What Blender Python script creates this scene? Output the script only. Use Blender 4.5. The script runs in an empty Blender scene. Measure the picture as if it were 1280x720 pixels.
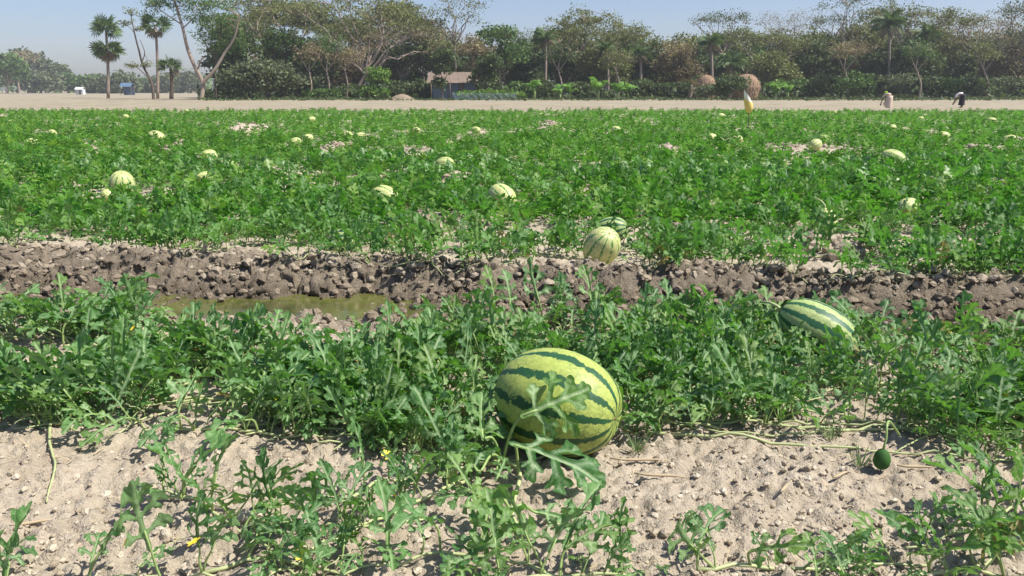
import bpy, math, random
import numpy as np
from mathutils import Vector, Matrix, Euler

random.seed(7)
rng = np.random.default_rng(11)
SC = bpy.context.scene
COL = SC.collection
R = math.radians

# ------------------------------------------------------------------ camera
CAM_H, FPX = 0.95, 985.0
PITCH = math.atan((360 - 113) / FPX)
cam = bpy.data.cameras.new('camera')
cam.sensor_width = 36.0
cam.lens = FPX / 1280 * 36.0
cam.clip_start, cam.clip_end = 0.05, 6000
cam_o = bpy.data.objects.new('camera', cam)
cam_o.location = (0, 0, CAM_H)
cam_o.rotation_euler = (math.pi / 2 - PITCH, 0, 0)
COL.objects.link(cam_o)
SC.camera = cam_o

# ------------------------------------------------------------------ sky, sun, exposure
SUN_EL, SUN_AZ = R(56), R(-14)          # azimuth measured from +X (right of the view), negative = camera side
S = Vector((math.cos(SUN_EL) * math.cos(SUN_AZ), math.cos(SUN_EL) * math.sin(SUN_AZ), math.sin(SUN_EL)))
world = bpy.data.worlds.new('World')
SC.world = world
world.use_nodes = True
wn = world.node_tree
wn.nodes.clear()
sky = wn.nodes.new('ShaderNodeTexSky')
sky.sky_type = 'NISHITA'
sky.sun_disc = False
sky.sun_elevation = SUN_EL
sky.sun_rotation = math.pi / 2 - SUN_AZ
sky.altitude = 0
sky.air_density = 1.0
sky.dust_density = 1.3
sky.ozone_density = 4.0
bg = wn.nodes.new('ShaderNodeBackground')
bg.inputs['Strength'].default_value = 0.095
wo = wn.nodes.new('ShaderNodeOutputWorld')
tint = wn.nodes.new('ShaderNodeMix'); tint.data_type = 'RGBA'; tint.blend_type = 'MULTIPLY'
tint.inputs[0].default_value = 1.0
tint.inputs[7].default_value = (.93, .90, 1.0, 1.0)       # dusty lavender air
wn.links.new(sky.outputs[0], tint.inputs[6])
wn.links.new(tint.outputs[2], bg.inputs[0])
wn.links.new(bg.outputs[0], wo.inputs[0])
sun = bpy.data.lights.new('sun', 'SUN')
sun.energy = 5.0
sun.angle = R(0.53)
sun.color = (1.0, 0.95, 0.87)
sun_o = bpy.data.objects.new('sun', sun)
sun_o.rotation_euler = S.to_track_quat('Z', 'Y').to_euler()
sun_o.location = (20, -5, 40)
COL.objects.link(sun_o)
SC.view_settings.view_transform = 'Standard'
SC.view_settings.look = 'None'
SC.view_settings.exposure = 0.63
SC.view_settings.gamma = 1.0
SC.render.engine = 'CYCLES'
SC.cycles.max_bounces = 6
SC.cycles.diffuse_bounces = 3
SC.cycles.glossy_bounces = 2
SC.cycles.transmission_bounces = 3
SC.cycles.transparent_max_bounces = 6
SC.cycles.volume_bounces = 1
SC.cycles.use_denoising = True

# ------------------------------------------------------------------ projection helpers (plan the place from measured positions)
CP, SP = math.cos(PITCH), math.sin(PITCH)


def ray(px, py):
    u, v = (px - 640) / FPX, (360 - py) / FPX
    return Vector((u, CP + v * SP, -SP + v * CP))


def G(px, py, z=0.0):
    d = ray(px, py)
    t = (z - CAM_H) / d.z
    return Vector((d.x * t, d.y * t, z))


def P(px, py, Y):
    d = ray(px, py)
    t = Y / d.y
    return Vector((d.x * t, Y, CAM_H + d.z * t))


def topx(x, y, z):
    dx, dy, dz = x, y, z - CAM_H
    dep = dy * CP - dz * SP
    return 640 + FPX * dx / dep, 360 - FPX * (dy * SP + dz * CP) / dep


# ------------------------------------------------------------------ noise
def _h(ix, iy, s):
    with np.errstate(over='ignore'):
        h = (ix.astype(np.int64) * 374761393 + iy.astype(np.int64) * 668265263 + s * 974711) & 0xffffffff
        h = ((h ^ (h >> 13)) * 1274126177) & 0xffffffff
        h = (h ^ (h >> 16)) & 0xffffff
    return h / float(0xffffff)


def vn(x, y, s=0):
    x = np.asarray(x, float); y = np.asarray(y, float)
    ix, iy = np.floor(x), np.floor(y)
    fx, fy = x - ix, y - iy
    fx = fx * fx * (3 - 2 * fx); fy = fy * fy * (3 - 2 * fy)
    a, b = _h(ix, iy, s), _h(ix + 1, iy, s)
    c, d = _h(ix, iy + 1, s), _h(ix + 1, iy + 1, s)
    return (a + (b - a) * fx) * (1 - fy) + (c + (d - c) * fx) * fy - 0.5


def clods(x, y, cell, s):
    """height of half-buried round lumps, one per cell"""
    x = np.asarray(x, float) / cell; y = np.asarray(y, float) / cell
    ix, iy = np.floor(x), np.floor(y)
    out = np.zeros_like(x)
    for dx in (-1, 0, 1):
        for dy in (-1, 0, 1):
            cx, cy = ix + dx, iy + dy
            px = cx + _h(cx, cy, s); py = cy + _h(cx, cy, s + 1)
            r = 0.25 + 0.5 * _h(cx, cy, s + 2) ** 2
            d2 = (x - px) ** 2 + (y - py) ** 2
            out = np.maximum(out, np.sqrt(np.maximum(r * r - d2, 0)))
    return out * cell


def ditch_edge(x):
    return 3.97 - 0.125 * np.asarray(x, float) + 0.13 * vn(np.asarray(x) * 1.3, 0 * np.asarray(x), 5) + 0.06 * vn(np.asarray(x) * 5, 0 * np.asarray(x), 6)


def sstep(a, b, x):
    t = np.clip((x - a) / (b - a), 0, 1)
    return t * t * (3 - 2 * t)


# bare soil heaps among the far foliage: (px, py, half width px, height m)
HEAPS = [(312, 168, 16, .20), (415, 190, 22, .12), (375, 228, 38, .10), (575, 232, 34, .11), (684, 162, 16, .13),
         (830, 193, 22, .12), (1010, 194, 52, .13), (232, 187, 14, .10), (210, 254, 32, .06), (272, 224, 16, .08),
         (600, 172, 10, .12), (1215, 192, 16, .10), (545, 290, 20, .04), (655, 268, 18, .04), (1240, 236, 18, .06),
         (118, 184, 12, .09), (500, 222, 24, .08), (1150, 232, 18, .07), (850, 300, 34, .03), (1040, 316, 30, .03)]
HEAPW = []
for hx, hy, hw, hz in HEAPS:
    g = G(hx, hy)
    HEAPW.append((g.x, g.y, hw / FPX * math.hypot(g.y, CAM_H) * 1.0, max(0.3, 0.02 * g.y * g.y * 0.35), hz))


def H(x, y):
    x = np.atleast_1d(np.asarray(x, float)); y = np.atleast_1d(np.asarray(y, float))
    near = 1 - sstep(9, 16, y)
    vnear = 1 - sstep(5.5, 8, y)
    e = ditch_edge(x)
    t = e - y                                    # > 0 towards the camera
    band = sstep(-0.45, -0.05, t) * (1 - sstep(0.85, 1.15, t))
    dig = sstep(-0.10, 0.34 + .12 * vn(x * 2.7, y * 0, 17), t) * (1 - sstep(0.48, 1.0, t))
    z = 0.05 * vn(x * .9, y * .9, 1) + 0.03 * vn(x * 2.3, y * 2.3, 2)
    z = z + near * (0.018 * vn(x * 6, y * 6, 3) + 0.010 * vn(x * 15, y * 15, 4))
    z = z + 0.04 * sstep(-0.5, -0.08, t) * (1 - sstep(-.06, .2, t)) * (0.7 + 1.1 * vn(x * 2.1, y * 1.2, 9) + .5)
    z = z - (0.098 + 0.075 * np.exp(-((x + 1.0) / .75) ** 2) + 0.05 * vn(x * 1.6, y * 1.6, 8)) * dig
    rough = (1 + .5 * band)
    m = np.where(vnear > 0)[0]
    if len(m):
        xs, ys = x[m], y[m]
        c = clods(xs, ys, .085, 20) * 0.40 * np.clip(vn(xs * 1.7, ys * 1.7, 31) * 2.4 + .55, 0.1, 1) + clods(xs, ys, .038, 24) * 0.75 + clods(xs, ys, .021, 28) * 1.0 + .006 * vn(xs * 70, ys * 70, 29)
        zz = np.zeros_like(x); zz[m] = c * rough[m] * .75
        z = z + vnear * zz + vnear * band * (0.05 * vn(x * 7, y * 7, 33) + .035 * vn(x * 17, y * 17, 34) + .03 * vn(x * 45, y * 45, 35))
    # ridges of the field rows further out
    z = z + (1 - near) * 0.05 * vn(x * 1.1, y * 1.1, 12)
    for hx, hy, rx, ry, hz in HEAPW:
        q = ((x - hx) / rx) ** 2 + ((y - hy) / ry) ** 2
        if q.min() > 6:
            continue
        k = np.exp(-q * 1.2) * (q < 6)
        z = z + hz * k * (1 + .5 * vn(x * 5, y * 5, 14) + .4 * vn(x * 13, y * 13, 15))
    # dry strip behind the field stands a touch higher
    return z


def h1(x, y):
    return float(H(x, y)[0])


# ------------------------------------------------------------------ mesh helpers
def mesh_np(name, V, F, attrs=None, smooth=True, mats=(), fmat=None):
    V = np.asarray(V, np.float32).reshape(-1, 3)
    me = bpy.data.meshes.new(name)
    if isinstance(F, np.ndarray):
        n, k = F.shape
        me.vertices.add(len(V)); me.vertices.foreach_set('co', V.ravel())
        me.loops.add(n * k); me.loops.foreach_set('vertex_index', F.astype(np.int32).ravel())
        me.polygons.add(n)
        me.polygons.foreach_set('loop_start', np.arange(0, n * k, k, dtype=np.int32))
        me.polygons.foreach_set('loop_total', np.full(n, k, dtype=np.int32))
        me.update(calc_edges=True)
    else:
        me.from_pydata([tuple(map(float, v)) for v in V], [], [tuple(int(i) for i in f) for f in F])
        me.update()
    me.polygons.foreach_set('use_smooth', np.full(len(me.polygons), bool(smooth)))
    for an, av in (attrs or {}).items():
        at = me.attributes.new(an, 'FLOAT', 'POINT')
        at.data.foreach_set('value', np.asarray(av, np.float32))
    for m in mats:
        me.materials.append(m)
    if fmat is not None:
        me.polygons.foreach_set('material_index', np.asarray(fmat, np.int32))
    me.validate()
    return me


class MB:
    """collects pieces of one mesh"""
    def __init__(s):
        s.V, s.F, s.M, s.A = [], [], [], []
        s.n = 0

    def add(s, V, F, mat=0, a=0.0):
        V = np.asarray(V, float).reshape(-1, 3)
        s.V.append(V)
        s.A.append(np.broadcast_to(np.asarray(a, float), (len(V),)))
        for f in F:
            s.F.append(tuple(int(i) + s.n for i in f)); s.M.append(mat)
        s.n += len(V)

    def tube(s, pts, rad, sides=6, mat=0, a=0.0, cap=True):
        pts = np.asarray(pts, float); n = len(pts)
        rad = np.broadcast_to(np.asarray(rad, float), (n,))
        T = np.gradient(pts, axis=0); T /= np.linalg.norm(T, axis=1)[:, None] + 1e-9
        ref = np.array([0, 0, 1.0]) if abs(T[:, 2]).mean() < .8 else np.array([1.0, 0, 0])
        A = np.cross(T, ref); A /= np.linalg.norm(A, axis=1)[:, None] + 1e-9
        B = np.cross(T, A)
        th = np.linspace(0, 2 * np.pi, sides, endpoint=False)
        V = pts[:, None, :] + rad[:, None, None] * (np.cos(th)[None, :, None] * A[:, None, :] + np.sin(th)[None, :, None] * B[:, None, :])
        F = []
        for i in range(n - 1):
            for j in range(sides):
                k = (j + 1) % sides
                F.append((i * sides + j, i * sides + k, (i + 1) * sides + k, (i + 1) * sides + j))
        if cap:
            F.append(tuple(range(sides))[::-1]); F.append(tuple((n - 1) * sides + j for j in range(sides)))
        s.add(V, F, mat, a)

    def box(s, c, size, mat=0, rz=0.0):
        x, y, z = np.asarray(size, float) / 2
        V = np.array([(-x, -y, -z), (x, -y, -z), (x, y, -z), (-x, y, -z), (-x, -y, z), (x, -y, z), (x, y, z), (-x, y, z)])
        cr, sr = math.cos(rz), math.sin(rz)
        V = V @ np.array([[cr, sr, 0], [-sr, cr, 0], [0, 0, 1]]) + np.asarray(c, float)
        s.add(V, [(3, 2, 1, 0), (4, 5, 6, 7), (0, 1, 5, 4), (1, 2, 6, 5), (2, 3, 7, 6), (3, 0, 4, 7)], mat)

    def mesh(s, name, mats, attr='rnd', smooth=True):
        return mesh_np(name, np.concatenate(s.V), s.F, {attr: np.concatenate(s.A)}, smooth, mats, s.M)


def ob(name, me, parent=None, loc=(0, 0, 0), **props):
    o = bpy.data.objects.new(name, me)
    COL.objects.link(o)
    o.location = loc
    if parent is not None:
        o.parent = parent
    for k, v in props.items():
        o[k] = v
    return o


def thing(name, label, cat, loc=(0, 0, 0), group=None, me=None):
    o = ob(name, me, None, loc, label=label, category=cat)
    if group:
        o['group'] = group
    return o


# ------------------------------------------------------------------ materials
class NT:
    def __init__(s, name):
        s.m = bpy.data.materials.new(name); s.m.use_nodes = True
        s.t = s.m.node_tree; s.t.nodes.clear()
        s.out = s.t.nodes.new('ShaderNodeOutputMaterial')

    def n(s, typ, ins=None, **kw):
        nd = s.t.nodes.new(typ)
        for k, v in kw.items():
            setattr(nd, k, v)
        for k, v in (ins or {}).items():
            s.put(nd.inputs[k], v)
        return nd

    def put(s, sock, v):
        if isinstance(v, bpy.types.NodeSocket):
            s.t.links.new(v, sock)
        elif isinstance(v, bpy.types.Node):
            s.t.links.new(v.outputs[0], sock)
        else:
            sock.default_value = (*v, 1.0) if isinstance(v, tuple) and len(v) == 3 and sock.type == 'RGBA' else v

    def math(s, op, a, b=0.0, clamp=False):
        nd = s.n('ShaderNodeMath', {0: a, 1: b}, operation=op); nd.use_clamp = clamp
        return nd.outputs[0]

    def mix(s, fac, a, b, blend='MIX'):
        nd = s.n('ShaderNodeMix', data_type='RGBA', blend_type=blend)
        s.put(nd.inputs[0], fac); s.put(nd.inputs[6], a); s.put(nd.inputs[7], b)
        return nd.outputs[2]

    def ramp(s, fac, stops):
        nd = s.n('ShaderNodeValToRGB', {0: fac})
        el = nd.color_ramp.elements
        while len(el) < len(stops):
            el.new(0.5)
        for e, (p, c) in zip(el, stops):
            e.position = p; e.color = (*c, 1) if len(c) == 3 else c
        return nd.outputs[0]

    def noise(s, scale, detail=4, coord=None, rough=.55):
        nd = s.n('ShaderNodeTexNoise', {'Scale': scale, 'Detail': detail, 'Roughness': rough})
        if coord is not None:
            s.put(nd.inputs['Vector'], coord)
        return nd.outputs[0]

    def attr(s, name):
        return s.n('ShaderNodeAttribute', attribute_name=name).outputs['Fac']

    def geo(s, k='Position'):
        return s.n('ShaderNodeNewGeometry').outputs[k]

    def obj(s):
        return s.n('ShaderNodeTexCoord').outputs['Object']

    def bump(s, height, strength=.5, dist=.01):
        return s.n('ShaderNodeBump', {'Height': height, 'Strength': strength, 'Distance': dist}).outputs[0]

    def principled(s, **ins):
        nd = s.n('ShaderNodeBsdfPrincipled')
        for k, v in ins.items():
            s.put(nd.inputs[k.replace('_', ' ')], v)
        return nd

    def surf(s, sh):
        s.t.links.new(sh.outputs[0] if isinstance(sh, bpy.types.Node) else sh, s.out.inputs['Surface'])
        return s.m


def simple(name, col, rough=.8, var=.25, scale=8, bump=.0, spec=.3):
    n = NT(name)
    f = n.noise(scale, 5, n.obj())
    c = n.mix(f, tuple(v * (1 - var) for v in col), tuple(min(1, v * (1 + var)) for v in col))
    p = n.principled(Base_Color=c, Roughness=rough, Specular_IOR_Level=spec)
    if bump:
        n.put(p.inputs['Normal'], n.bump(n.noise(scale * 3, 5, n.obj()), 1.0, bump))
    return n.surf(p)


def leaf_material(name, dark, light, vein, trans, rough=.42, transfac=.3, spec=.5):
    """green blade, paler veins and underside, per-leaf variation"""
    n = NT(name)
    r = n.n('ShaderNodeObjectInfo').outputs['Random']
    rr = n.math('FRACT', n.math('ADD', r, n.attr('rnd')))
    nz = n.noise(14, 3, n.obj())
    f = n.math('ADD', n.math('MULTIPLY', rr, .75), n.math('MULTIPLY', n.math('SUBTRACT', nz, .5), .7), clamp=True)
    base = n.mix(f, dark, light)
    hue = n.ramp(n.math('FRACT', n.math('MULTIPLY', rr, 7.31)), [(.62, (0, 0, 0)), (1.0, (.55, .55, .55))])
    base = n.mix(hue, base, (light[0] * 1.55, light[1] * 1.08, light[2] * .45))
    base = n.mix(n.math('MULTIPLY', n.attr('vein'), .8, clamp=True), base, vein)
    back = n.geo('Backfacing')
    base = n.mix(n.math('MULTIPLY', back, .45), base, tuple(.5 * a + .5 * b for a, b in zip(light, vein)))
    bmp = n.bump(n.noise(60, 4, n.obj()), .5, .004)
    p = n.principled(Base_Color=base, Roughness=rough, Specular_IOR_Level=spec, Normal=bmp)
    t = n.n('ShaderNodeBsdfTranslucent', {'Color': n.mix(f, trans, tuple(v * 1.2 for v in trans)), 'Normal': bmp})
    mx = n.n('ShaderNodeMixShader', {0: transfac, 1: p.outputs[0], 2: t.outputs[0]})
    return n.surf(mx)


def tree_leaf(name, dark, light, transfac=.22):
    n = NT(name)
    f = n.attr('rnd')
    base = n.mix(f, dark, light)
    p = n.principled(Base_Color=base, Roughness=.6, Specular_IOR_Level=.3)
    t = n.n('ShaderNodeBsdfTranslucent', {'Color': n.mix(.5, light, (light[0] * 1.3, light[1] * 1.4, light[2] * .6))})
    return n.surf(n.n('ShaderNodeMixShader', {0: transfac, 1: p.outputs[0], 2: t.outputs[0]}))


M = {}
M['leaf'] = leaf_material('melon_leaf', (.026, .105, .020), (.125, .270, .070), (.42, .53, .29), (.15, .40, .03), spec=.45)
M['leaf_mid'] = leaf_material('melon_leaf_field', (.018, .088, .010), (.120, .270, .045), (.34, .46, .22), (.12, .38, .03), spec=.35)
M['leaf_far'] = leaf_material('melon_leaf_distant', (.016, .080, .008), (.120, .275, .036), (.30, .42, .18), (.12, .40, .02), rough=.55, spec=.2)
M['petiole'] = simple('petiole', (.26, .36, .12), .5, .3, 20, spec=.4)
M['vine'] = simple('vine_stem', (.38, .42, .20), .55, .3, 16, spec=.4)
M['flower'] = simple('flower_petal', (.85, .62, .05), .5, .15, 30)
M['dry'] = simple('dry_straw', (.42, .33, .21), .85, .4, 12)


def soil_material(name='soil'):
    n = NT(name)
    pos = n.geo()
    a = n.noise(3.0, 6, pos, .6)
    b = n.noise(38, 6, pos, .65)
    c = n.noise(160, 4, pos, .6)
    col = n.ramp(n.math('ADD', n.math('MULTIPLY', a, .45), n.math('MULTIPLY', b, .55)),
                 [(.28, (.27, .222, .155)), (.5, (.43, .370, .280)), (.74, (.56, .495, .390))])
    col = n.mix(n.math('MULTIPLY', c, .35), col, (.27, .21, .15))
    damp = n.attr('damp')
    wet = n.ramp(n.math('ADD', n.math('MULTIPLY', b, .6), n.math('MULTIPLY', c, .4)), [(.3, (.115, .090, .062)), (.7, (.27, .220, .158))])
    col = n.mix(damp, col, wet)
    farz = n.attr('far')
    dry = n.ramp(n.noise(.35, 6, pos, .65), [(.3, (.20, .17, .115)), (.55, (.30, .26, .185)), (.8, (.22, .215, .11))])
    col = n.mix(farz, col, dry)
    col = n.mix(n.attr('litter'), col, n.ramp(n.noise(1.2, 5, pos), [(.3, (.07, .055, .035)), (.7, (.14, .12, .06))]))
    bh = n.math('ADD', n.math('MULTIPLY', b, n.math('ADD', .6, n.math('MULTIPLY', damp, 1.6))), n.math('MULTIPLY', c, n.math('ADD', .4, n.math('MULTIPLY', damp, .6))))
    p = n.principled(Base_Color=col, Roughness=.92, Specular_IOR_Level=.2, Normal=n.bump(bh, 1.0, .02))
    return n.surf(p)


M['soil'] = soil_material()
n = NT('loose_clod')
pos = n.geo()
col = n.ramp(n.math('ADD', n.math('MULTIPLY', n.attr('rnd'), .5), n.math('MULTIPLY', n.noise(45, 5, pos), .5)), [(.25, (.31, .255, .18)), (.55, (.44, .380, .285)), (.85, (.54, .475, .375))])
col = n.mix(n.attr('damp'), col, (.20, .160, .115))
M['clod'] = n.surf(n.principled(Base_Color=col, Roughness=.93, Specular_IOR_Level=.2, Normal=n.bump(n.noise(120, 5, pos), .9, .008)))

n = NT('ditch_water')
pos = n.geo()
wc = n.ramp(n.noise(2.2, 6, pos, .65), [(.35, (.055, .060, .020)), (.55, (.105, .115, .028)), (.72, (.11, .09, .045))])
M['water'] = n.surf(n.principled(Base_Color=wc, Roughness=.10, Specular_IOR_Level=.5, Normal=n.bump(n.noise(9, 3, pos), .12, .02)))


def melon_material(name, light1, light2, dark, N=10, wid=.30):
    n = NT(name)
    o = n.obj()
    sep = n.n('ShaderNodeSeparateXYZ', {0: o})
    ang = n.math('ARCTAN2', sep.outputs[1], sep.outputs[2])
    n1 = n.noise(2.6, 3, o)
    n2 = n.noise(24, 5, o, .75)
    n3 = n.noise(70, 4, o, .7)
    ph = n.math('ADD', n.math('MULTIPLY', ang, N), n.math('MULTIPLY', n.math('SUBTRACT', n1, .5), 2.6))
    sn = n.math('SINE', ph)
    jag = n.math('ADD', n.math('MULTIPLY', n.math('SUBTRACT', n2, .5), 3.0), n.math('MULTIPLY', n.math('SUBTRACT', n3, .5), 1.8))
    st = n.math('ADD', sn, jag)
    # the pole gathers the stripes
    mask = n.ramp(n.math('ADD', n.math('MULTIPLY', st, .25), .5), [(.5 + wid * .25, (0, 0, 0)), (.5 + wid * .25 + .035, (1, 1, 1))])
    cell = n.n('ShaderNodeTexVoronoi', {'Vector': n.mix(.06, o, n.n('ShaderNodeTexNoise', {'Vector': o, 'Scale': 20.0}).outputs[1]), 'Scale': 52.0}, feature='DISTANCE_TO_EDGE').outputs['Distance']
    crack = n.ramp(cell, [(.0, (1, 1, 1)), (.11, (0, 0, 0))])
    crack = n.math('MULTIPLY', crack, n.ramp(n.noise(9, 4, o), [(.35, (.15, .15, .15)), (.65, (.75, .75, .75))]))
    lt = n.mix(n.noise(5, 4, o), light1, light2)
    lt = n.mix(n.ramp(n.noise(60, 4, o), [(.42, (0, 0, 0)), (.7, (.5, .5, .5))]), lt, tuple(.6 * a + .4 * b for a, b in zip(light1, dark)))
    lt = n.mix(crack, lt, tuple(.35 * a + .65 * b for a, b in zip(light1, dark)))
    dk = n.mix(n.noise(30, 4, o), dark, tuple(v * 1.9 for v in dark))
    col = n.mix(mask, lt, dk)
    return n.surf(n.principled(Base_Color=col, Roughness=.5, Specular_IOR_Level=.35, Normal=n.bump(n.noise(40, 3, o), .12, .004)))


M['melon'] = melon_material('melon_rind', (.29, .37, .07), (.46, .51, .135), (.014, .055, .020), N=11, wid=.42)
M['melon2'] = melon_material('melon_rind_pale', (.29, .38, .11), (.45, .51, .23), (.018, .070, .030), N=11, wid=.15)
M['melon_far'] = melon_material('melon_rind_yellow', (.50, .52, .17), (.62, .62, .30), (.05, .15, .04), N=10, wid=.75)  # pale yellow-green rind with narrow stripes, for fruits beyond the ditch
M['scar'] = simple('blossom_scar', (.16, .09, .04), .8, .3, 40)
M['young'] = simple('young_fruit', (.035, .10, .022), .7, .3, 60, spec=.2)

M['bark'] = simple('bark_grey', (.30, .24, .19), .9, .35, 3, .02)
M['bark_dark'] = simple('bark_dark', (.11, .085, .065), .9, .35, 3, .02)
M['olive'] = tree_leaf('foliage_olive', (.085, .105, .030), (.21, .23, .075))
M['dry_olive'] = tree_leaf('foliage_dry', (.16, .13, .065), (.30, .25, .14))
M['darkg'] = tree_leaf('foliage_dark', (.022, .052, .016), (.115, .155, .052))
M['midg'] = tree_leaf('foliage_mid', (.035, .088, .018), (.125, .21, .05))
M['greyg'] = tree_leaf('foliage_grey', (.060, .085, .038), (.165, .195, .095))
M['bright'] = tree_leaf('foliage_bright', (.07, .15, .02), (.17, .29, .045))
M['palm'] = tree_leaf('palm_frond', (.05, .09, .03), (.12, .19, .06))
M['palm_dry'] = tree_leaf('palm_frond_dry', (.17, .13, .08), (.30, .24, .15), .1)
M['banana'] = tree_leaf('banana_leaf', (.08, .20, .03), (.17, .33, .06), .3)

# ------------------------------------------------------------------ ground: one sheet to the horizon
ys = [-60, -30, -12, -5, -2, -.6, 0, .4, .7, .9]
y = .95
while y < 5.2:
    ys.append(y); y *= 1.0042
while y < 48:
    ys.append(y); y *= 1.016
while y < 4500:
    ys.append(y); y *= 1.12
ys = np.array(ys)
NU = 500
us = np.linspace(-1, 1, NU)
YY, UU = np.meshgrid(ys, us, indexing='ij')
XX = UU * (.55 + np.maximum(np.abs(YY), .3) * .74)
ZZ = H(XX.ravel(), YY.ravel()).reshape(XX.shape)
farm = sstep(70, 300, YY)
ZZ = ZZ * (1 - farm)
bt = ditch_edge(XX.ravel()).reshape(XX.shape) - YY
bk_ = sstep(-.25, -.05, bt) * (1 - sstep(.7, 1.0, bt))           # crumbling bank: push lumps out sideways too
X0, Y0 = XX.copy(), YY.copy()
XX = X0 + bk_ * (.03 * vn(X0 * 16, Y0 * 16, 81) + .03 * vn(X0 * 38, Y0 * 38, 82))
YY = Y0 + bk_ * (.06 * vn(X0 * 9, Y0 * 12, 83) + .055 * vn(X0 * 21, Y0 * 26, 84) + .045 * vn(X0 * 48, Y0 * 48, 85))
idx = np.arange(XX.size).reshape(XX.shape)
F = np.stack([idx[:-1, :-1], idx[:-1, 1:], idx[1:, 1:], idx[1:, :-1]], -1).reshape(-1, 4)
tt = ditch_edge(XX.ravel()) - YY.ravel()
damp = sstep(.02, .16, tt) * (1 - sstep(.62, .95, tt)) * .95
zr = ZZ.ravel()
damp = np.maximum(damp, (1 - sstep(-.15, -.06, zr)) * sstep(-.1, .1, tt) * (1 - sstep(.9, 1.2, tt)))
damp = np.maximum(damp, .7 * sstep(-.30, .0, tt) * (1 - sstep(.8, 1.1, tt)))
far = sstep(34, 36, YY.ravel() + 3 * vn(XX.ravel() * .3, YY.ravel() * .3, 40))
litter = sstep(84, 87, YY.ravel() + 2 * vn(XX.ravel() * .4, YY.ravel() * .4, 41)) * sstep(-27, -24, XX.ravel() * 90 / np.maximum(YY.ravel(), 1))
ground = ob('ground', mesh_np('ground', np.stack([XX.ravel(), YY.ravel(), zr], -1), F, {'damp': damp, 'far': far, 'litter': litter}, True, [M['soil']]), kind='structure')

# muddy water lying in the ditch
xs = np.linspace(-6.5, 6.5, 60)
mb = MB()
V = []
for x in xs:
    e = float(ditch_edge(x))
    V += [(x, e - .95, -.088), (x, e - .42, -.088), (x, e - .10, -.088)]
mb.add(V, [(i * 3 + j, (i + 1) * 3 + j, (i + 1) * 3 + j + 1, i * 3 + j + 1) for i in range(len(xs) - 1) for j in range(2)])
ob('water', mb.mesh('water', [M['water']]), kind='structure')

# loose clods of earth (uncountable)
ICO = []


def ico(sub=1):
    import bmesh
    bm = bmesh.new(); bmesh.ops.create_icosphere(bm, subdivisions=sub, radius=1)
    V = np.array([v.co[:] for v in bm.verts]); F = np.array([[v.index for v in f.verts] for f in bm.faces])
    bm.free()
    return V, F


ICV, ICF = ico(2)
LUMPS = []
for k in range(10):
    q = rng.normal(size=(7, 3)); q /= np.linalg.norm(q, axis=1)[:, None]
    v = ICV.copy()
    for d in q:                                   # flatten random sides: broken, angular clods
        h = v @ d
        lim = rng.uniform(.55, .85)
        v -= np.outer(np.maximum(h - lim, 0), d) * .9
    v *= 1 + .12 * rng.normal(size=(len(v), 1))
    LUMPS.append(v * np.array([1, rng.uniform(.7, 1), rng.uniform(.5, .8)]))
ICV1, ICF1 = ico(1)


def scatter_lumps(pts, sizes, dampv, small=.0150):
    Vs, Fs, A, D = [], [], [], []
    n0 = 0
    zs = H(pts[:, 0], pts[:, 1])
    for p, z, s, d in zip(pts, zs, sizes, dampv):
        v = LUMPS[rng.integers(10)]
        if s < small:
            v = v[:12]; f = ICF1_20
        else:
            f = ICF
        a = rng.uniform(0, 6.28)
        c, sn = math.cos(a), math.sin(a)
        w = v @ np.array([[c, sn, 0], [-sn, c, 0], [0, 0, 1]]) * s + np.array([p[0], p[1], z + s * .25])
        Vs.append(w); Fs.append(f + n0); n0 += len(w)
        A.append(np.full(len(w), rng.uniform())); D.append(np.full(len(w), d))
    return np.concatenate(Vs), np.concatenate(Fs), np.concatenate(A), np.concatenate(D)


import bmesh
_bm = bmesh.new(); bmesh.ops.create_icosphere(_bm, subdivisions=1, radius=1)
_v0 = np.array([v.co[:] for v in _bm.verts]); ICF1_20 = np.array([[v.index for v in f.verts] for f in _bm.faces]); _bm.free()
ICV_first12_ok = np.allclose(_v0, ICV[:12], atol=1e-4)
pts, szs, dmp = [], [], []
N0 = 21000
QY = 1.25 + 2.2 * rng.uniform(size=N0) ** 1.5
QX = rng.uniform(-1, 1, N0) * (.25 + .72 * QY)
NZ = vn(QX * 1.7, QY * 1.7, 31)
for i in range(N0):
    x, y = QX[i], QY[i]
    if NZ[i] + rng.uniform(-.35, .35) < -.05 and rng.uniform() < .75:
        continue
    pts.append((x, y)); szs.append(.0024 + .011 * rng.uniform() ** 5 + (.016 * rng.uniform() if rng.uniform() < .012 else 0)); dmp.append(0)
qx = rng.uniform(-3.4, 3.4, 13000); qt = rng.uniform(-.3, 1.1, 13000); qy = ditch_edge(qx) - qt
qk = H(qx, qy) > -.092
for x, y, t in zip(qx[qk], qy[qk], qt[qk]):
    pts.append((x, y)); szs.append(.004 + .030 * rng.uniform() ** 5); dmp.append(.9 if t > .08 else .55)
V, F, A, D = scatter_lumps(np.array(pts), np.array(szs), np.array(dmp))
ob('soil_clods', mesh_np('soil_clods', V, F, {'rnd': A, 'damp': D}, False, [M['clod']]), kind='stuff', label='loose broken clods of dry earth strewn over the bare ground', category='soil clods')

# clods on the far heaps
pts, szs, dmp = [], [], []
for hx, hy, rx, ry, hz in HEAPW:
    for i in range(110):
        a, r = rng.uniform(0, 6.28), math.sqrt(rng.uniform()) * 1.15
        pts.append((hx + rx * r * math.cos(a), hy + ry * r * math.sin(a))); szs.append(.015 + .05 * rng.uniform() ** 2); dmp.append(.40)
V, F, A, D = scatter_lumps(np.array(pts), np.array(szs), np.array(dmp), 9.0)
ob('heap_clods', mesh_np('heap_clods', V, F, {'rnd': A, 'damp': D}, False, [M['clod']]), kind='stuff', label='clods lying on the bare soil heaps among far foliage', category='soil clods')


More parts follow.
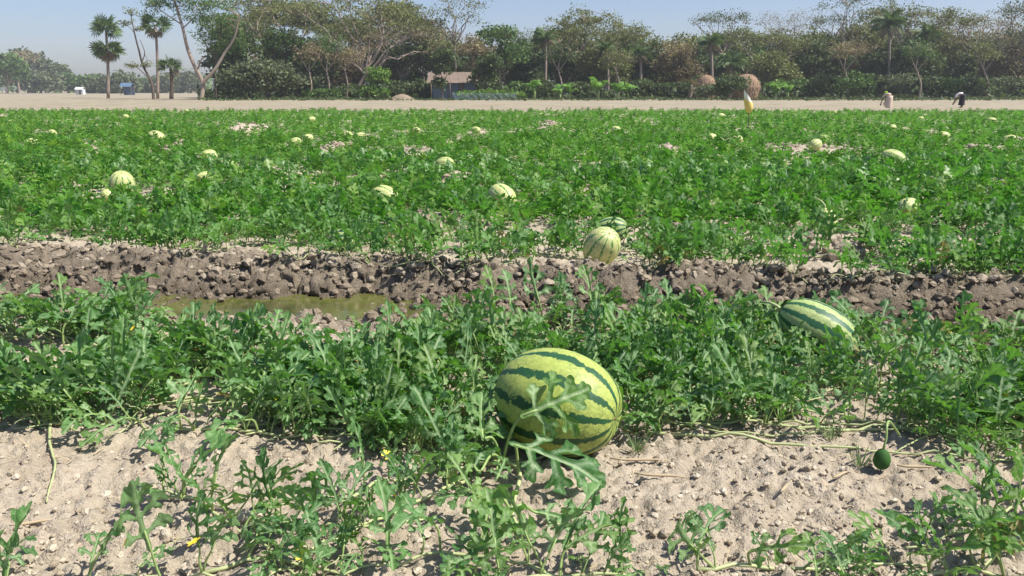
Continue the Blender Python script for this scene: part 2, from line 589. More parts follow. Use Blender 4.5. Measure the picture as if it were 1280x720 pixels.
# ------------------------------------------------------------------ watermelon leaves
def leaf_axes(r):
    """segments (ax, ay, bx, by, ra, rb) of a lobed blade of unit length"""
    seg = [(0, .0, 0, .97, .045, .055)]
    ts = [.16, .40, .63, .82]
    ang = [72, 60, 50, 40]
    ln = [.40, .43, .29, .15]
    for t, a, l in zip(ts, ang, ln):
        for s in (-1, 1):
            t2 = t + r.uniform(-.03, .03); a2 = R(a + r.uniform(-9, 9)); l2 = l * r.uniform(.8, 1.15)
            ax, ay = 0, t2
            bx, by = s * l2 * math.sin(a2), t2 + l2 * math.cos(a2)
            seg.append((ax, ay, bx, by, .032, .037 if l > .2 else .034))
            if l > .2:
                for f, da, k in ((.55, 46, .27), (.66, -50, .29), (.84, 38, .20)):
                    a3 = a2 + R(da + r.uniform(-10, 10)); l3 = l2 * k * r.uniform(.75, 1.15)
                    cx, cy = ax + (bx - ax) * f, ay + (by - ay) * f
                    seg.append((cx, cy, cx + s * l3 * math.sin(a3), cy + l3 * math.cos(a3), .029, .033))
    return np.array(seg)


def blade2d(r, nx, ny, fat=0.0):
    seg = leaf_axes(r); sd = int(r.integers(999))
    gx = np.linspace(-.62, .62, nx); gy = np.linspace(-.08, 1.1, ny)
    X, Y = np.meshgrid(gx, gy, indexing='ij')
    Pn = np.stack([X.ravel(), Y.ravel()], -1)

    def field(Q):
        acc = np.full(len(Q), 1e-30); axd = np.full(len(Q), 9.0)
        for i, (ax, ay, bx, by, ra, rb) in enumerate(seg):
            d = np.array([bx - ax, by - ay]); L2 = d @ d
            t = np.clip(((Q - (ax, ay)) @ d) / L2, 0, 1)
            q = np.hypot(Q[:, 0] - ax - t * d[0], Q[:, 1] - ay - t * d[1])
            acc += np.exp(-(q - (ra + (rb - ra) * t) - fat) / .012)
            axd = np.minimum(axd, q - .006 if i == 0 else q + (0 if i < 9 else .012))
        best = -.012 * np.log(acc) + .030 * vn(Q[:, 0] * 15 + 50, Q[:, 1] * 15, sd)
        return best, axd
    D, AX = field(Pn)
    D = D.reshape(nx, ny)
    out = np.zeros(D.shape, bool); out[0, :] = out[-1, :] = out[:, 0] = out[:, -1] = True
    while True:                                   # everything open to the rim stays open, enclosed holes are filled
        g = out.copy()
        g[1:] |= out[:-1]; g[:-1] |= out[1:]; g[:, 1:] |= out[:, :-1]; g[:, :-1] |= out[:, 1:]
        g &= (D > 0) | out
        if (g == out).all():
            break
        out = g
    todo = {tuple(q) for q in np.argwhere((D > 0) & ~out)}
    while todo:                                   # only pin-holes are closed; wide sinuses stay
        st_ = [todo.pop()]; comp = list(st_)
        while st_:
            i, j = st_.pop()
            for q in ((i + 1, j), (i - 1, j), (i, j + 1), (i, j - 1)):
                if q in todo:
                    todo.remove(q); st_.append(q); comp.append(q)
        if len(comp) < .006 * nx * ny:
            for q in comp:
                D[q] = -.004
    verts, vid, faces = [], {}, []

    def grid_v(i, j):
        k = ('g', i, j)
        if k not in vid:
            vid[k] = len(verts); verts.append((gx[i], gy[j]))
        return vid[k]

    def edge_v(p, q):
        k = ('e', min(p, q), max(p, q))
        if k not in vid:
            (i, j), (k2, l) = p, q
            a, b = D[i, j], D[k2, l]
            t = min(max(a / (a - b), .04), .96)
            vid[k] = len(verts)
            verts.append((gx[i] + (gx[k2] - gx[i]) * t, gy[j] + (gy[l] - gy[j]) * t))
        return vid[k]
    for i in range(nx - 1):
        for j in range(ny - 1):
            c = [(i, j), (i + 1, j), (i + 1, j + 1), (i, j + 1)]
            tris = [(c[0], c[1], c[2]), (c[0], c[2], c[3])] if (i + j) % 2 else [(c[0], c[1], c[3]), (c[1], c[2], c[3])]
            for t in tris:
                ins = [D[p] < 0 for p in t]
                if not any(ins):
                    continue
                poly = []
                for k in range(3):
                    p, q = t[k], t[(k + 1) % 3]
                    if D[p] < 0:
                        poly.append(grid_v(*p))
                    if (D[p] < 0) != (D[q] < 0):
                        poly.append(edge_v(p, q))
                for k in range(1, len(poly) - 1):
                    faces.append((poly[0], poly[k], poly[k + 1]))
    Q = np.array(verts)
    _, ax = field(Q)
    return Q, faces, ax


def blade3d(Q, ax, r, phi0, kap, fold, droop, rip):
    """bend the flat blade; it starts at the origin, leaning phi from the vertical"""
    x, t = Q[:, 0], Q[:, 1]
    w = np.abs(x)
    f1, f2 = r.uniform(0, 6), r.uniform(0, 6)
    h = w * math.tan(fold) - droop * w ** 2 * 2.2
    h = h + rip * np.sin(t * 17 + f1 + np.sign(x) * 1.3) * np.clip(w * 3.5, 0, 1)
    h = h + rip * .7 * np.sin(x * 22 + t * 7 + f2) * np.clip(w * 3, 0, 1)
    h = h + np.clip(ax, 0, .06) * .45 + (vn(x * 9, t * 9, r.integers(99)) * .035) + vn(x * 22, t * 22, r.integers(99)) * .012
    xs = x * math.cos(fold * .6) + r.uniform(-.12, .12) * t * t
    # integrate the bend
    n = 60
    tg = np.linspace(-.1, 1.12, n)
    ph = phi0 + kap * np.clip(tg, 0, None) ** 1.3
    dy = np.sin(ph) * (tg[1] - tg[0]); dz = np.cos(ph) * (tg[1] - tg[0])
    cy = np.concatenate([[0], np.cumsum(dy[:-1])]); cz = np.concatenate([[0], np.cumsum(dz[:-1])])
    k0 = np.interp(0, tg, cy), np.interp(0, tg, cz)
    by = np.interp(t, tg, cy) - k0[0]; bz = np.interp(t, tg, cz) - k0[1]
    p = np.interp(t, tg, ph)
    return np.stack([xs, by - np.cos(p) * h, bz + np.sin(p) * h], -1)


def make_leaf(name, seed, nx, ny, phi0, kap, fold, droop, rip, pet, mats, fat=0.0, sides=5):
    r = np.random.default_rng(seed)
    Q, faces, ax = blade2d(r, nx, ny, fat)
    V = blade3d(Q, ax, r, phi0, kap, fold, droop, rip)
    vein = np.clip(1 - ax / .026, 0, 1)
    Fm = [0] * len(faces)
    if pet > 0:
        ey, ez = pet * .28, pet * .95
        V = V + np.array([0, ey, ez])
        t = np.linspace(0, 1, 6)[:, None]
        p0, p1, p3 = np.zeros(3), np.array([0, .02 * pet, pet * .55]), np.array([0, ey, ez])
        p2 = p3 - .3 * pet * np.array([0, math.sin(phi0), math.cos(phi0)])
        pts = (1 - t) ** 3 * p0 + 3 * t * (1 - t) ** 2 * p1 + 3 * t * t * (1 - t) * p2 + t ** 3 * p3
        tail = p3 + np.array([0, math.sin(phi0), math.cos(phi0)]) * .25 + np.array([0, np.cos(phi0), -np.sin(phi0)]) * .012
        pts = np.concatenate([pts, tail[None]])
        mb = MB(); mb.tube(pts, np.linspace(.026, .016, 7), sides)
        pv = np.concatenate(mb.V); n0 = len(V)
        V = np.concatenate([V, pv]); vein = np.concatenate([vein, np.zeros(len(pv))])
        for f in mb.F:
            faces.append(tuple(i + n0 for i in f)); Fm.append(1)
    return mesh_np(name, V, faces, {'vein': vein}, True, mats, Fm)


MATS_N = [M['leaf'], M['petiole']]
MATS_M = [M['leaf_mid'], M['petiole']]
SPECS = []
_r = np.random.default_rng(5)
for k in range(16):
    upright = k % 2 == 0
    SPECS.append(dict(phi0=R(_r.uniform(5, 28) if upright else _r.uniform(30, 75)), kap=_r.uniform(.1, .8) if upright else _r.uniform(.3, 1.3),
                      fold=R(_r.uniform(6, 34)), droop=_r.uniform(.1, .8), rip=_r.uniform(.018, .04), pet=_r.uniform(.28, .65)))
LEAF_N = [make_leaf('melon_leaf_blade', 100 + k, 44, 44, mats=MATS_N, **s) for k, s in enumerate(SPECS)]
LEAF_M = [make_leaf('melon_leaf_blade_field', 200 + k, 22, 22, mats=MATS_M, fat=.008, sides=3, **s) for k, s in enumerate(SPECS)]
LEAF_H = [make_leaf('melon_leaf_blade_broad', 300 + k, 56, 56, phi0=R(90), kap=k_, fold=R(f_), droop=d_, rip=.03, pet=0, mats=MATS_N, fat=.004)
          for k, (k_, f_, d_) in enumerate([(.25, 8, .5), (.7, 14, .5), (.9, 20, .7), (.3, 24, .4), (1.2, 12, .8)])]
M['leaf_dry'] = leaf_material('melon_leaf_yellowed', (.20, .16, .05), (.34, .30, .09), (.45, .42, .25), (.35, .32, .06))
LEAF_D = []
for k in (1, 4, 7, 10):
    d_ = LEAF_N[k].copy(); d_.materials[0] = M['leaf_dry']; LEAF_D.append(d_)
FAR_T = []
for k in range(6):
    r_ = np.random.default_rng(400 + k)
    Q, fc, ax = blade2d(r_, 13, 13, .006)
    s = SPECS[(k * 3 + 1) % 16]
    V = blade3d(Q, ax, r_, s['phi0'], s['kap'], s['fold'], s['droop'], .04) + np.array([0, s['pet'] * .3, s['pet'] * .9])
    FAR_T.append((V, np.array(fc), np.clip(1 - ax / .03, 0, 1)))


def pinnate(seed, pairs, sp):
    """light lobed blade: a narrow midrib strip with pointed-oval lobes"""
    r_ = np.random.default_rng(seed)
    Q = [(0, 0), (.05, .3), (-.05, .3), (.045, .7), (-.045, .7), (0, 1.0)]
    Fq = [(0, 1, 2), (2, 1, 3), (2, 3, 4), (4, 3, 5)]
    for t_, l_, a_ in pairs:
        for sg in (-1, 1):
            a2 = R(a_ + r_.uniform(-9, 9)); l2 = l_ * r_.uniform(.85, 1.15)
            d = np.array([sg * math.sin(a2), math.cos(a2)]); nn = np.array([d[1], -d[0]]); c0 = np.array([0, t_ + r_.uniform(-.03, .03)])
            k0 = len(Q)
            Q += [tuple(c0), tuple(c0 + d * l2 * .62 + nn * l2 * .26), tuple(c0 + d * l2), tuple(c0 + d * l2 * .62 - nn * l2 * .26)]
            Fq += [(k0, k0 + 1, k0 + 2), (k0, k0 + 2, k0 + 3)]
    Q = np.array(Q)
    V = blade3d(Q, np.full(len(Q), .03), r_, sp['phi0'], sp['kap'], sp['fold'], sp['droop'], .05) + np.array([0, sp['pet'] * .3, sp['pet'] * .9])
    return V, np.array(Fq), np.zeros(len(Q))


FAR_X = [pinnate(600 + k, [(.12, .40, 74), (.38, .46, 58), (.64, .32, 46)], SPECS[(k * 3 + 2) % 16]) for k in range(8)]
FAR_S = [pinnate(500 + k, [(.20, .46, 66), (.55, .38, 50)], SPECS[(k * 5) % 16]) for k in range(8)]


def joined_leaves(temps, pts, zs, sizes, yaw=None):
    n = len(pts)
    Vs, Fs, A, E = [], [], [], []
    n0 = 0
    which = rng.integers(0, len(temps), n)
    yaw = rng.uniform(0, 2 * np.pi, n) if yaw is None else yaw
    tx = rng.normal(0, .40, n)
    for k, (V, Fc, vein) in enumerate(temps):
        m = np.where(which == k)[0]
        if not len(m):
            continue
        c, s = np.cos(yaw[m]), np.sin(yaw[m])
        v = V[None] * sizes[m][:, None, None]
        cx, sx = np.cos(tx[m])[:, None], np.sin(tx[m])[:, None]
        y1 = v[:, :, 1] * cx - v[:, :, 2] * sx; z1 = v[:, :, 1] * sx + v[:, :, 2] * cx
        X = v[:, :, 0] * c[:, None] - y1 * s[:, None] + pts[m, 0][:, None]
        Y = v[:, :, 0] * s[:, None] + y1 * c[:, None] + pts[m, 1][:, None]
        Z = z1 + zs[m][:, None]
        W = np.stack([X, Y, Z], -1).reshape(-1, 3)
        f = (Fc[None] + (np.arange(len(m)) * len(V))[:, None, None]).reshape(-1, 3) + n0
        Vs.append(W); Fs.append(f); n0 += len(W)
        A.append(np.repeat(np.clip(rng.uniform(0, .999, len(m)), 0, .999), len(V))); E.append(np.tile(vein, len(m)))
    return np.concatenate(Vs), np.concatenate(Fs), np.concatenate(A), np.concatenate(E)


# ------------------------------------------------------------------ watermelons
MELONS = []   # (x, y, z, radius) keep-clear spheres


def melon_mesh(name, a, b, mat, nu=40, nv=64, lump=.012):
    """ovoid along X, slightly faceted lobes, dimple at each end"""
    th = np.linspace(0, np.pi, nu)
    ph = np.linspace(0, 2 * np.pi, nv, endpoint=False)
    T, Ph = np.meshgrid(th[1:-1], ph, indexing='ij')
    k = 1 + lump * np.cos(10 * Ph + 1.0) * np.sin(T) ** 2 * .5 + lump * np.sin(2 * Ph + 2 * T) * .8
    rad = b * np.sin(T) ** .88 * k
    X = a * np.cos(T) * (1 - .05 * np.exp(-(np.sin(T) / .22) ** 2))
    V = np.stack([X, rad * np.sin(Ph), rad * np.cos(Ph)], -1).reshape(-1, 3)
    V = np.concatenate([V, [[a * .945, 0, 0], [-a * .945, 0, 0]]])
    n = nu - 2
    F = [(i * nv + j, (i + 1) * nv + j, (i + 1) * nv + (j + 1) % nv, i * nv + (j + 1) % nv) for i in range(n - 1) for j in range(nv)]
    F += [(len(V) - 2, j, (j + 1) % nv) for j in range(nv)]
    F += [(len(V) - 1, (n - 1) * nv + (j + 1) % nv, (n - 1) * nv + j) for j in range(nv)]
    return mesh_np(name, V, F, None, True, [mat])


def melon(px, py, Y, length, diam, axis, label, mat, parts=True, group=None, bury=.008, roll=0.0, res=(40, 64), clear=True):
    """px, py = centre of the fruit as seen from the path; axis points to the blossom end"""
    ax = Vector(axis).normalized()
    half = math.sqrt((diam / 2) ** 2 * (1 - ax.z ** 2) + (length / 2) ** 2 * ax.z ** 2)
    c = P(px, py, Y)
    Yk = np.arange(Y - .9, Y + 1.2, .03)          # walk along the ground to the measured spot
    d_ = ray(px, py); xk = d_.x / d_.y * Yk
    zk = H(xk, Yk) + half - bury
    e_ = np.abs(360 - FPX * (Yk * SP + (zk - CAM_H) * CP) / (Yk * CP - (zk - CAM_H) * SP) - py)
    tk = ditch_edge(xk) - Yk
    e_ = np.where((tk > -.20) & (tk < .9), 1e9, e_)
    k_ = int(np.argmin(e_)); c = Vector((float(xk[k_]), float(Yk[k_]), 0))
    c.z = h1(c.x, c.y) + half - bury
    me = melon_mesh('watermelon_rind', length / 2, diam / 2, mat, *res)
    o = thing('watermelon', label, 'watermelon', c, group, me)
    q = Vector((1, 0, 0)).rotation_difference(ax)
    o.rotation_mode = 'QUATERNION'
    o.rotation_quaternion = q @ Euler((roll, 0, 0)).to_quaternion()
    if parts:
        mb = MB()
        v = ICV * np.array([.0035, .0055, .0055]) + np.array([length * .473, 0, 0])
        mb.add(v, ICF)
        ob('blossom_scar', mb.mesh('blossom_scar', [M['scar']]), o)
        mb = MB()
        s = -length / 2 * .945
        mb.tube([(s + .004, 0, 0), (s - .02, .004, .006), (s - .05, .012, -.01), (s - .085, .02, -.05)], [.007, .005, .0045, .004], 7)
        ob('peduncle', mb.mesh('peduncle', [M['vine']]), o)
    MELONS.append((c.x, c.y, c.z, max(length, diam) / 2 if clear else .06))
    return o


hero = melon(697, 499, 2.03, .358, .292, (.87, -.46, -.10), 'large light green watermelon with dark jagged stripes on bare soil, a leaf across it', M['melon'], roll=.35, res=(72, 120))
melon(1022, 410, 2.86, .295, .19, (.80, -.45, -.38), 'oval dark-striped watermelon nestled in leaves on the near side of the ditch', M['melon2'], roll=.8, res=(56, 96))
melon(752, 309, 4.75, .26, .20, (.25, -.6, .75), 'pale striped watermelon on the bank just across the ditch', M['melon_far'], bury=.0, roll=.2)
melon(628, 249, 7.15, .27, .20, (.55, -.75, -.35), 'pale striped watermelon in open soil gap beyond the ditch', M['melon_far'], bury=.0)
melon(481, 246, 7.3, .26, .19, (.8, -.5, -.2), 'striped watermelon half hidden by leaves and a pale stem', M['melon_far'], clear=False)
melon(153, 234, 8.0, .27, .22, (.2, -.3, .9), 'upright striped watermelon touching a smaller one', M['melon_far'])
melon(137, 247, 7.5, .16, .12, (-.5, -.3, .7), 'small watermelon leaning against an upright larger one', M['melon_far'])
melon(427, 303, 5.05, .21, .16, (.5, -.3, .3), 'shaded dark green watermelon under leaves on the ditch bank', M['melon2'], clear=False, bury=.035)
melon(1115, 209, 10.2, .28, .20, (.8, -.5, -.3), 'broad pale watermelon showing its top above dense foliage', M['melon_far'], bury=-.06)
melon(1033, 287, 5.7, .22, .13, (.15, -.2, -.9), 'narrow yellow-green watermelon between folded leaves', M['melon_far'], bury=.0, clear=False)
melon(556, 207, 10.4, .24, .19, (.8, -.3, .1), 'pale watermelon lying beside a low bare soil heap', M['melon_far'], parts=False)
melon(764, 288, 5.4, .22, .17, (.7, -.3, .2), 'watermelon mostly covered by leaves behind the ditch bank fruit', M['melon2'], clear=False)
FARM = [(195, 168), (285, 200), (254, 216), (260, 192), (890, 168), (922, 170), (1031, 170), (1019, 183), (1116, 156), (1240, 150),
        (1045, 139), (1151, 146), (39, 176), (15, 150), (157, 144), (234, 138), (86, 150), (65, 162), (389, 148), (369, 174), (385, 168),
        (434, 165), (451, 165), (595, 165), (902, 143), (677, 142), (1136, 250), (1180, 165), (770, 160), (520, 160), (1262, 170)]
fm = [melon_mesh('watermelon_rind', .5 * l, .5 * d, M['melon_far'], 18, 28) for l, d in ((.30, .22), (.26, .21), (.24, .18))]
for i, (px, py) in enumerate(FARM):
    g = G(px, py, .16)
    a = rng.uniform(-.6, .6)
    sc_ = .72 + .006 * g.y
    o = thing('watermelon', 'small pale watermelon lying out among the far field foliage', 'watermelon', (g.x, g.y, h1(g.x, g.y) + .10 * sc_ + .02), 'pale watermelons in the far field', fm[i % 3])
    o.rotation_euler = (rng.uniform(-1, 1), rng.uniform(-.3, .3), a)
    o.scale = (sc_ * (1.5 if i == 0 else 1),) * 3
    MELONS.append((g.x, g.y, .1, .3))

# ------------------------------------------------------------------ vines
BARE = HEAPW


def smooth_path(pts, n):
    pts = np.asarray(pts, float)
    d = np.concatenate([[0], np.cumsum(np.linalg.norm(np.diff(pts, axis=0), axis=1))])
    # Catmull-Rom
    ext = np.concatenate([[2 * pts[0] - pts[1]], pts, [2 * pts[-1] - pts[-2]]])
    out = []
    for s in np.linspace(0, d[-1], n):
        i = min(max(np.searchsorted(d, s, side='right') - 1, 0), len(pts) - 2)
        t = (s - d[i]) / max(d[i + 1] - d[i], 1e-6)
        p0, p1, p2, p3 = ext[i:i + 4]
        out.append(.5 * (2 * p1 + (p2 - p0) * t + (2 * p0 - 5 * p1 + 4 * p2 - p3) * t * t + (3 * p1 - p0 - 3 * p2 + p3) * t ** 3))
    return np.array(out), d[-1]


def petal_mesh():
    mb = MB()
    for k in range(5):
        a = k * 2 * math.pi / 5
        q = []
        for (u, w, z) in [(0, .12, 0), (0, -.12, 0), (.5, -.36, .22), (.5, .36, .22), (1.0, .18, .26), (1.0, -.18, .26)]:
            q.append((u * math.cos(a) - w * math.sin(a), u * math.sin(a) + w * math.cos(a), z))
        mb.add(q, [(0, 1, 2, 3), (3, 2, 5, 4)])
    mb.add(ICV1 * .16 + np.array([0, 0, .12]), ICF1)
    return mb.mesh('flower', [M['flower']])


FLOWER = petal_mesh()


def tendril_mesh(seed):
    r = np.random.default_rng(seed)
    t = np.linspace(0, 1, 34)
    turns = r.uniform(2.5, 4.5)
    rad = .014 * t * (1.2 - t)
    p = np.stack([.10 * t + rad * np.cos(t * turns * 6.28), rad * np.sin(t * turns * 6.28) + .03 * t, .02 + .07 * t - .05 * t * t], -1)
    mb = MB(); mb.tube(p, np.linspace(.0016, .0007, 34), 4)
    return mb.mesh('tendril', [M['vine']])


TENDRIL = [tendril_mesh(k) for k in range(4)]
NLEAF = 0


def vine(pts, spacing, size, label, group, variants, ok=None, both=.5, stem_r=.0046, extras=True, spread=70, lift=0.0):
    """a creeping stem along ground points with leaves standing at its nodes"""
    global NLEAF
    path, L = smooth_path([(p[0], p[1]) for p in pts], max(6, int(np.linalg.norm(np.diff(np.asarray(pts, float), axis=0), axis=1).sum() / .035)))
    z = H(path[:, 0], path[:, 1])
    k = np.array([.2, .6, .2])
    if len(z) > 4:
        zp = np.pad(z, 1, mode='edge'); z = np.maximum(np.convolve(zp, k, 'valid'), z - .004)
    wob = np.abs(np.sin(np.arange(len(z)) * .9 + rng.uniform(0, 6))) * .010
    p3 = np.stack([path[:, 0], path[:, 1], z + .004 + wob + lift], -1)
    nodes = []
    n = max(2, int(L / spacing))
    for i in range(n):
        s = (i + rng.uniform(.25, .75)) / n
        j = min(int(s * (len(p3) - 1)), len(p3) - 2)
        a = p3[j + 1] - p3[j]
        head = math.atan2(a[1], a[0])
        for rep in range(2 if rng.uniform() < both else 1):
            side = 1 if (i + rep) % 2 else -1
            yaw = head + side * R(rng.normal(spread, 28)) - math.pi / 2
            pos = p3[j]
            if ok is not None and not ok(pos, yaw):
                continue
            nodes.append((pos, yaw, s))
    if len(nodes) < 2:
        return None
    j0 = max(0, int((min(q[2] for q in nodes) - .06) * (len(p3) - 1))); j1 = min(len(p3), int((max(q[2] for q in nodes) + .06) * (len(p3) - 1)) + 2)
    if j1 - j0 > 4:
        p3 = p3[j0:j1]
    base = p3[0]
    t = thing('watermelon_vine', label, 'watermelon vine', base, group)
    mb = MB(); mb.tube(p3 - base, np.linspace(stem_r, stem_r * .5, len(p3)), 6)
    ob('stem', mb.mesh('vine_stem', [M['vine']]), t)
    for pos, yaw, s in nodes:
        dry_ = rng.uniform() < .025
        o = ob('leaf', LEAF_D[rng.integers(4)] if dry_ else variants[rng.integers(len(variants))], t, pos - base)
        if dry_:
            o['label'] = 'yellowed leaf'
        sz = rng.uniform(*size) * (1 - .4 * s ** 3) * (.62 if rng.uniform() < .22 else 1) * (.7 if dry_ else 1)
        o.scale = (sz * rng.uniform(.64, .92), sz, sz * rng.uniform(.9, 1.2))
        o.rotation_euler = Euler((rng.normal(0, .26), rng.normal(0, .26), yaw), 'XYZ')
        NLEAF += 1
    if extras:
        for q in range(rng.integers(0, 3)):
            pos = nodes[rng.integers(len(nodes))][0]
            o = ob('tendril', TENDRIL[rng.integers(4)], t, pos - base); o.rotation_euler = (0, 0, rng.uniform(0, 6.28))
        if rng.uniform() < .22:
            pos = nodes[rng.integers(len(nodes))][0]
            o = ob('flower', FLOWER, t, (pos - base) + np.array([0, -.02, rng.uniform(.05, .10)])); o.scale = (.014,) * 3
            o.rotation_euler = (rng.uniform(.2, 1.0), rng.uniform(-.4, .4), rng.uniform(0, 6))
    return t


def clear_of_melons(pos, yaw, near=1.0):
    for mx, my, mz, mr in MELONS[:12]:
        dx, dy = pos[0] - mx, pos[1] - my
        if my < 3.2 and abs(dx) < mr * .95 and (-.62 if my < 2.4 else -.16) < dy < mr * .85:      # nothing grows up in front of the big fruits
            return False
        if my >= 3.2 and abs(dx) < mr * .8 and -.55 < dy < mr * .8:
            return False
        if dx * dx + dy * dy < (mr * 1.05) ** 2:
            return False
    return True


def band_ok(pos, yaw):
    x, y = pos[0], pos[1]
    t = float(ditch_edge(x)) - y
    px, py = topx(x, y, 0)
    if -.25 < t < (.58 if 670 < px < 1060 else .86):
        return False
    lo = np.interp(px, [-200, 100, 300, 420, 560, 640, 760, 800, 900, 1000, 1120, 1180, 1500],
                   [528, 535, 545, 548, 575, 565, 548, 545, 535, 530, 535, 600, 640])
    if py > lo:
        return False
    if 190 < px < 545 and py < 452:                                       # the open water stays in sight
        return False
    if px < 300 and vn(x * 3.1, y * 3.1, 51) > .20:                      # bare gaps left of the band
        return False
    return clear_of_melons(pos, yaw)


# hand-laid vines in front (pixel waypoints on the ground)
FRONT = [
    ('watermelon vine creeping in front of the large melon, with broad pale leaves', [(632, 575), (655, 600), (630, 655), (596, 700), (560, 750)], 0.062, (0.113, 0.156)),
    ('watermelon vine running across bare soil towards the front from the big melon', [(585, 600), (500, 645), (410, 690), (330, 745)], 0.057, (0.106, 0.156)),
    ('watermelon vine with a forked pale stem and a lone upright leaf on bare soil', [(185, 640), (232, 632), (285, 662), (335, 700), (390, 760)], 0.062, (0.098, 0.148)),
    ('watermelon vine leafing thickly below the big melon leaf', [(720, 755), (650, 722), (570, 705), (470, 722), (380, 740)], 0.057, (0.106, 0.156)),
    ('short watermelon shoot with two upright leaves in dry soil', [(110, 742), (150, 735), (215, 742)], 0.057, (0.113, 0.141)),
    ('watermelon shoot of few leaves beside the bare soil gap', [(720, 770), (790, 752), (850, 760)], 0.062, (0.106, 0.141)),
    ('leafy watermelon vine along the bottom of the bare soil patch', [(870, 735), (960, 722), (1060, 712), (1160, 705)], 0.052, (0.098, 0.141)),
    ('watermelon vine sprawling beneath the young fruit', [(1310, 735), (1230, 715), (1140, 720), (1060, 745), (990, 762)], 0.052, (0.098, 0.148)),
    ('watermelon vine with pale looping stems at the end of the soil patch', [(1330, 610), (1260, 640), (1200, 672), (1130, 690)], 0.052, (0.098, 0.148)),
    ('watermelon vine of upright leaves crowding beside the forked stem', [(255, 728), (320, 712), (400, 722), (470, 745)], 0.055, (0.106, 0.157)),
    ('watermelon vine reaching from the crowd of upright leaves towards the melon', [(420, 640), (480, 610), (540, 590)], 0.060, (0.101, 0.142)),
    ('low watermelon sprig between the lone shoot and the crowd of leaves', [(190, 760), (235, 735), (270, 742)], .05, (.11, .15)),
    ('watermelon runner at the foot of the broad pale leaves', [(600, 760), (680, 742), (760, 738), (830, 748)], .05, (.11, .15)),
    ('thin watermelon sprig pushing up beside dry litter on open soil', [(20, 760), (-10, 740), (-30, 700)], 0.060, (0.110, 0.142)),
    ('watermelon vine between the forked stem and the pale broad leaves', [(300, 650), (370, 665), (450, 670), (540, 655)], 0.070, (0.092, 0.133)),
    ('watermelon vine with narrow leaves on the soil by the dry straw', [(1350, 670), (1260, 690), (1180, 740)], 0.052, (0.098, 0.141)),
    ('long pale watermelon stem lying bare along the edge of the soil', [(1340, 548), (1240, 546), (1120, 536), (1010, 518), (880, 527)], 0.160, (0.075, 0.117)),
    ('watermelon vine tip with tiny leaves curling onto open soil', [(235, 640), (215, 625), (180, 622)], 0.052, (0.061, 0.093)),
    ('watermelon vine climbing close to the dark flank of the big melon', [(560, 620), (590, 575), (600, 540), (570, 510)], 0.052, (0.113, 0.156)),
]
for lab, pp, spc, sz in FRONT:
    hero_ok = lambda pos, yaw: clear_of_melons(pos, yaw) or topx(pos[0], pos[1], 0)[1] > 655
    vine([G(*p) for p in pp], spc, sz, lab, None, LEAF_N, ok=hero_ok, both=.4)

# the thick band of vines between the soil strip and the ditch
nb = 0
tries = 0
while nb < 118 and tries < 1200:
    tries += 1
    px = rng.uniform(-160, 1440); py = rng.uniform(388, 545)
    if tries % 6 == 0:
        px = rng.uniform(-120, 600); py = rng.uniform(430, 545)
    g = G(px, py)
    if not band_ok((g.x, g.y, 0), 0):
        continue
    hd = rng.choice([0, math.pi]) + rng.normal(0, .55)
    L = rng.uniform(.5, 1.1)
    pts = [(g.x, g.y)]
    for i in range(3):
        hd += rng.normal(0, .3)
        pts.append((pts[-1][0] + math.cos(hd) * L / 3, pts[-1][1] + math.sin(hd) * L / 3))
    edge = ' by the ditch lip' if py < 455 else ' along the bare soil'
    if px < 330:
        lab, grp = 'watermelon vine in the sparse patch near the open ditch water', 'vines in the sparse patch'
    elif px < 660:
        lab, grp = 'watermelon vine in the thick band beside the big melon flank', 'vines beside the big melon'
    elif px < 960:
        lab, grp = 'watermelon vine in the thick band behind the big melon', 'vines behind the big melon'
    else:
        lab, grp = 'watermelon vine around the oval melon', 'vines around the oval melon'
    if vine(pts, .042, ((.12, .185) if py < 425 else (.095, .155)) if px > 330 else (.11, .165), lab + edge, grp + edge, LEAF_N, ok=band_ok, both=.45) is not None:
        nb += 1


def far_ok(pos, yaw):
    x, y = pos[0], pos[1]
    if float(ditch_edge(x)) - y > -.03:
        return False
    for hx, hy, rx, ry, hz in BARE:
        if ((x - hx) / (rx * 1.0)) ** 2 + ((y - hy - .0) / (ry * .8)) ** 2 < 1:
            return False
        if abs(x - hx) < rx * .7 and 0 < hy - y < 1.3 and y > 5 and rng.uniform() < .7:
            return False
    if vn(x * .9, y * .9, 61) > .44:
        return False
    return clear_of_melons(pos, yaw)


LAND = [(752, 309, 4.75, 'the striped melon on the ditch bank'), (628, 250, 7.1, 'the striped melon in the soil gap'), (481, 246, 7.3, 'the melon with a pale stem across it'),
        (153, 234, 8.0, 'the upright melon with a small one'), (427, 306, 5.05, 'the shaded dark melon on the bank'), (1115, 208, 10.2, 'the broad pale melon in dense foliage'),
        (1033, 287, 5.7, 'the narrow yellow-green melon'), (556, 207, 10.4, 'the melon by a low soil heap'), (1240, 236, 7.6, 'the bare heap past the narrow melon'), (40, 300, 5.0, 'the bare crest of the ditch bank'),
        (850, 300, 5.0, 'the flat bare patch on the bank'), (1010, 194, 11.0, 'the long bare soil heap'), (1180, 320, 4.6, 'the wet foot of the ditch bank'), (900, 255, 6.6, 'the thickest foliage across the ditch')]
LAND = [(P(px, py, Y).x, Y, w) for px, py, Y, w in LAND]


def near_label(x, y, zone):
    w = min(LAND, key=lambda q: (q[0] - x) ** 2 + (q[1] - y) ** 2)[2]
    return 'watermelon vine %s growing nearest %s' % (zone, w), 'vines %s by %s' % (zone, w)


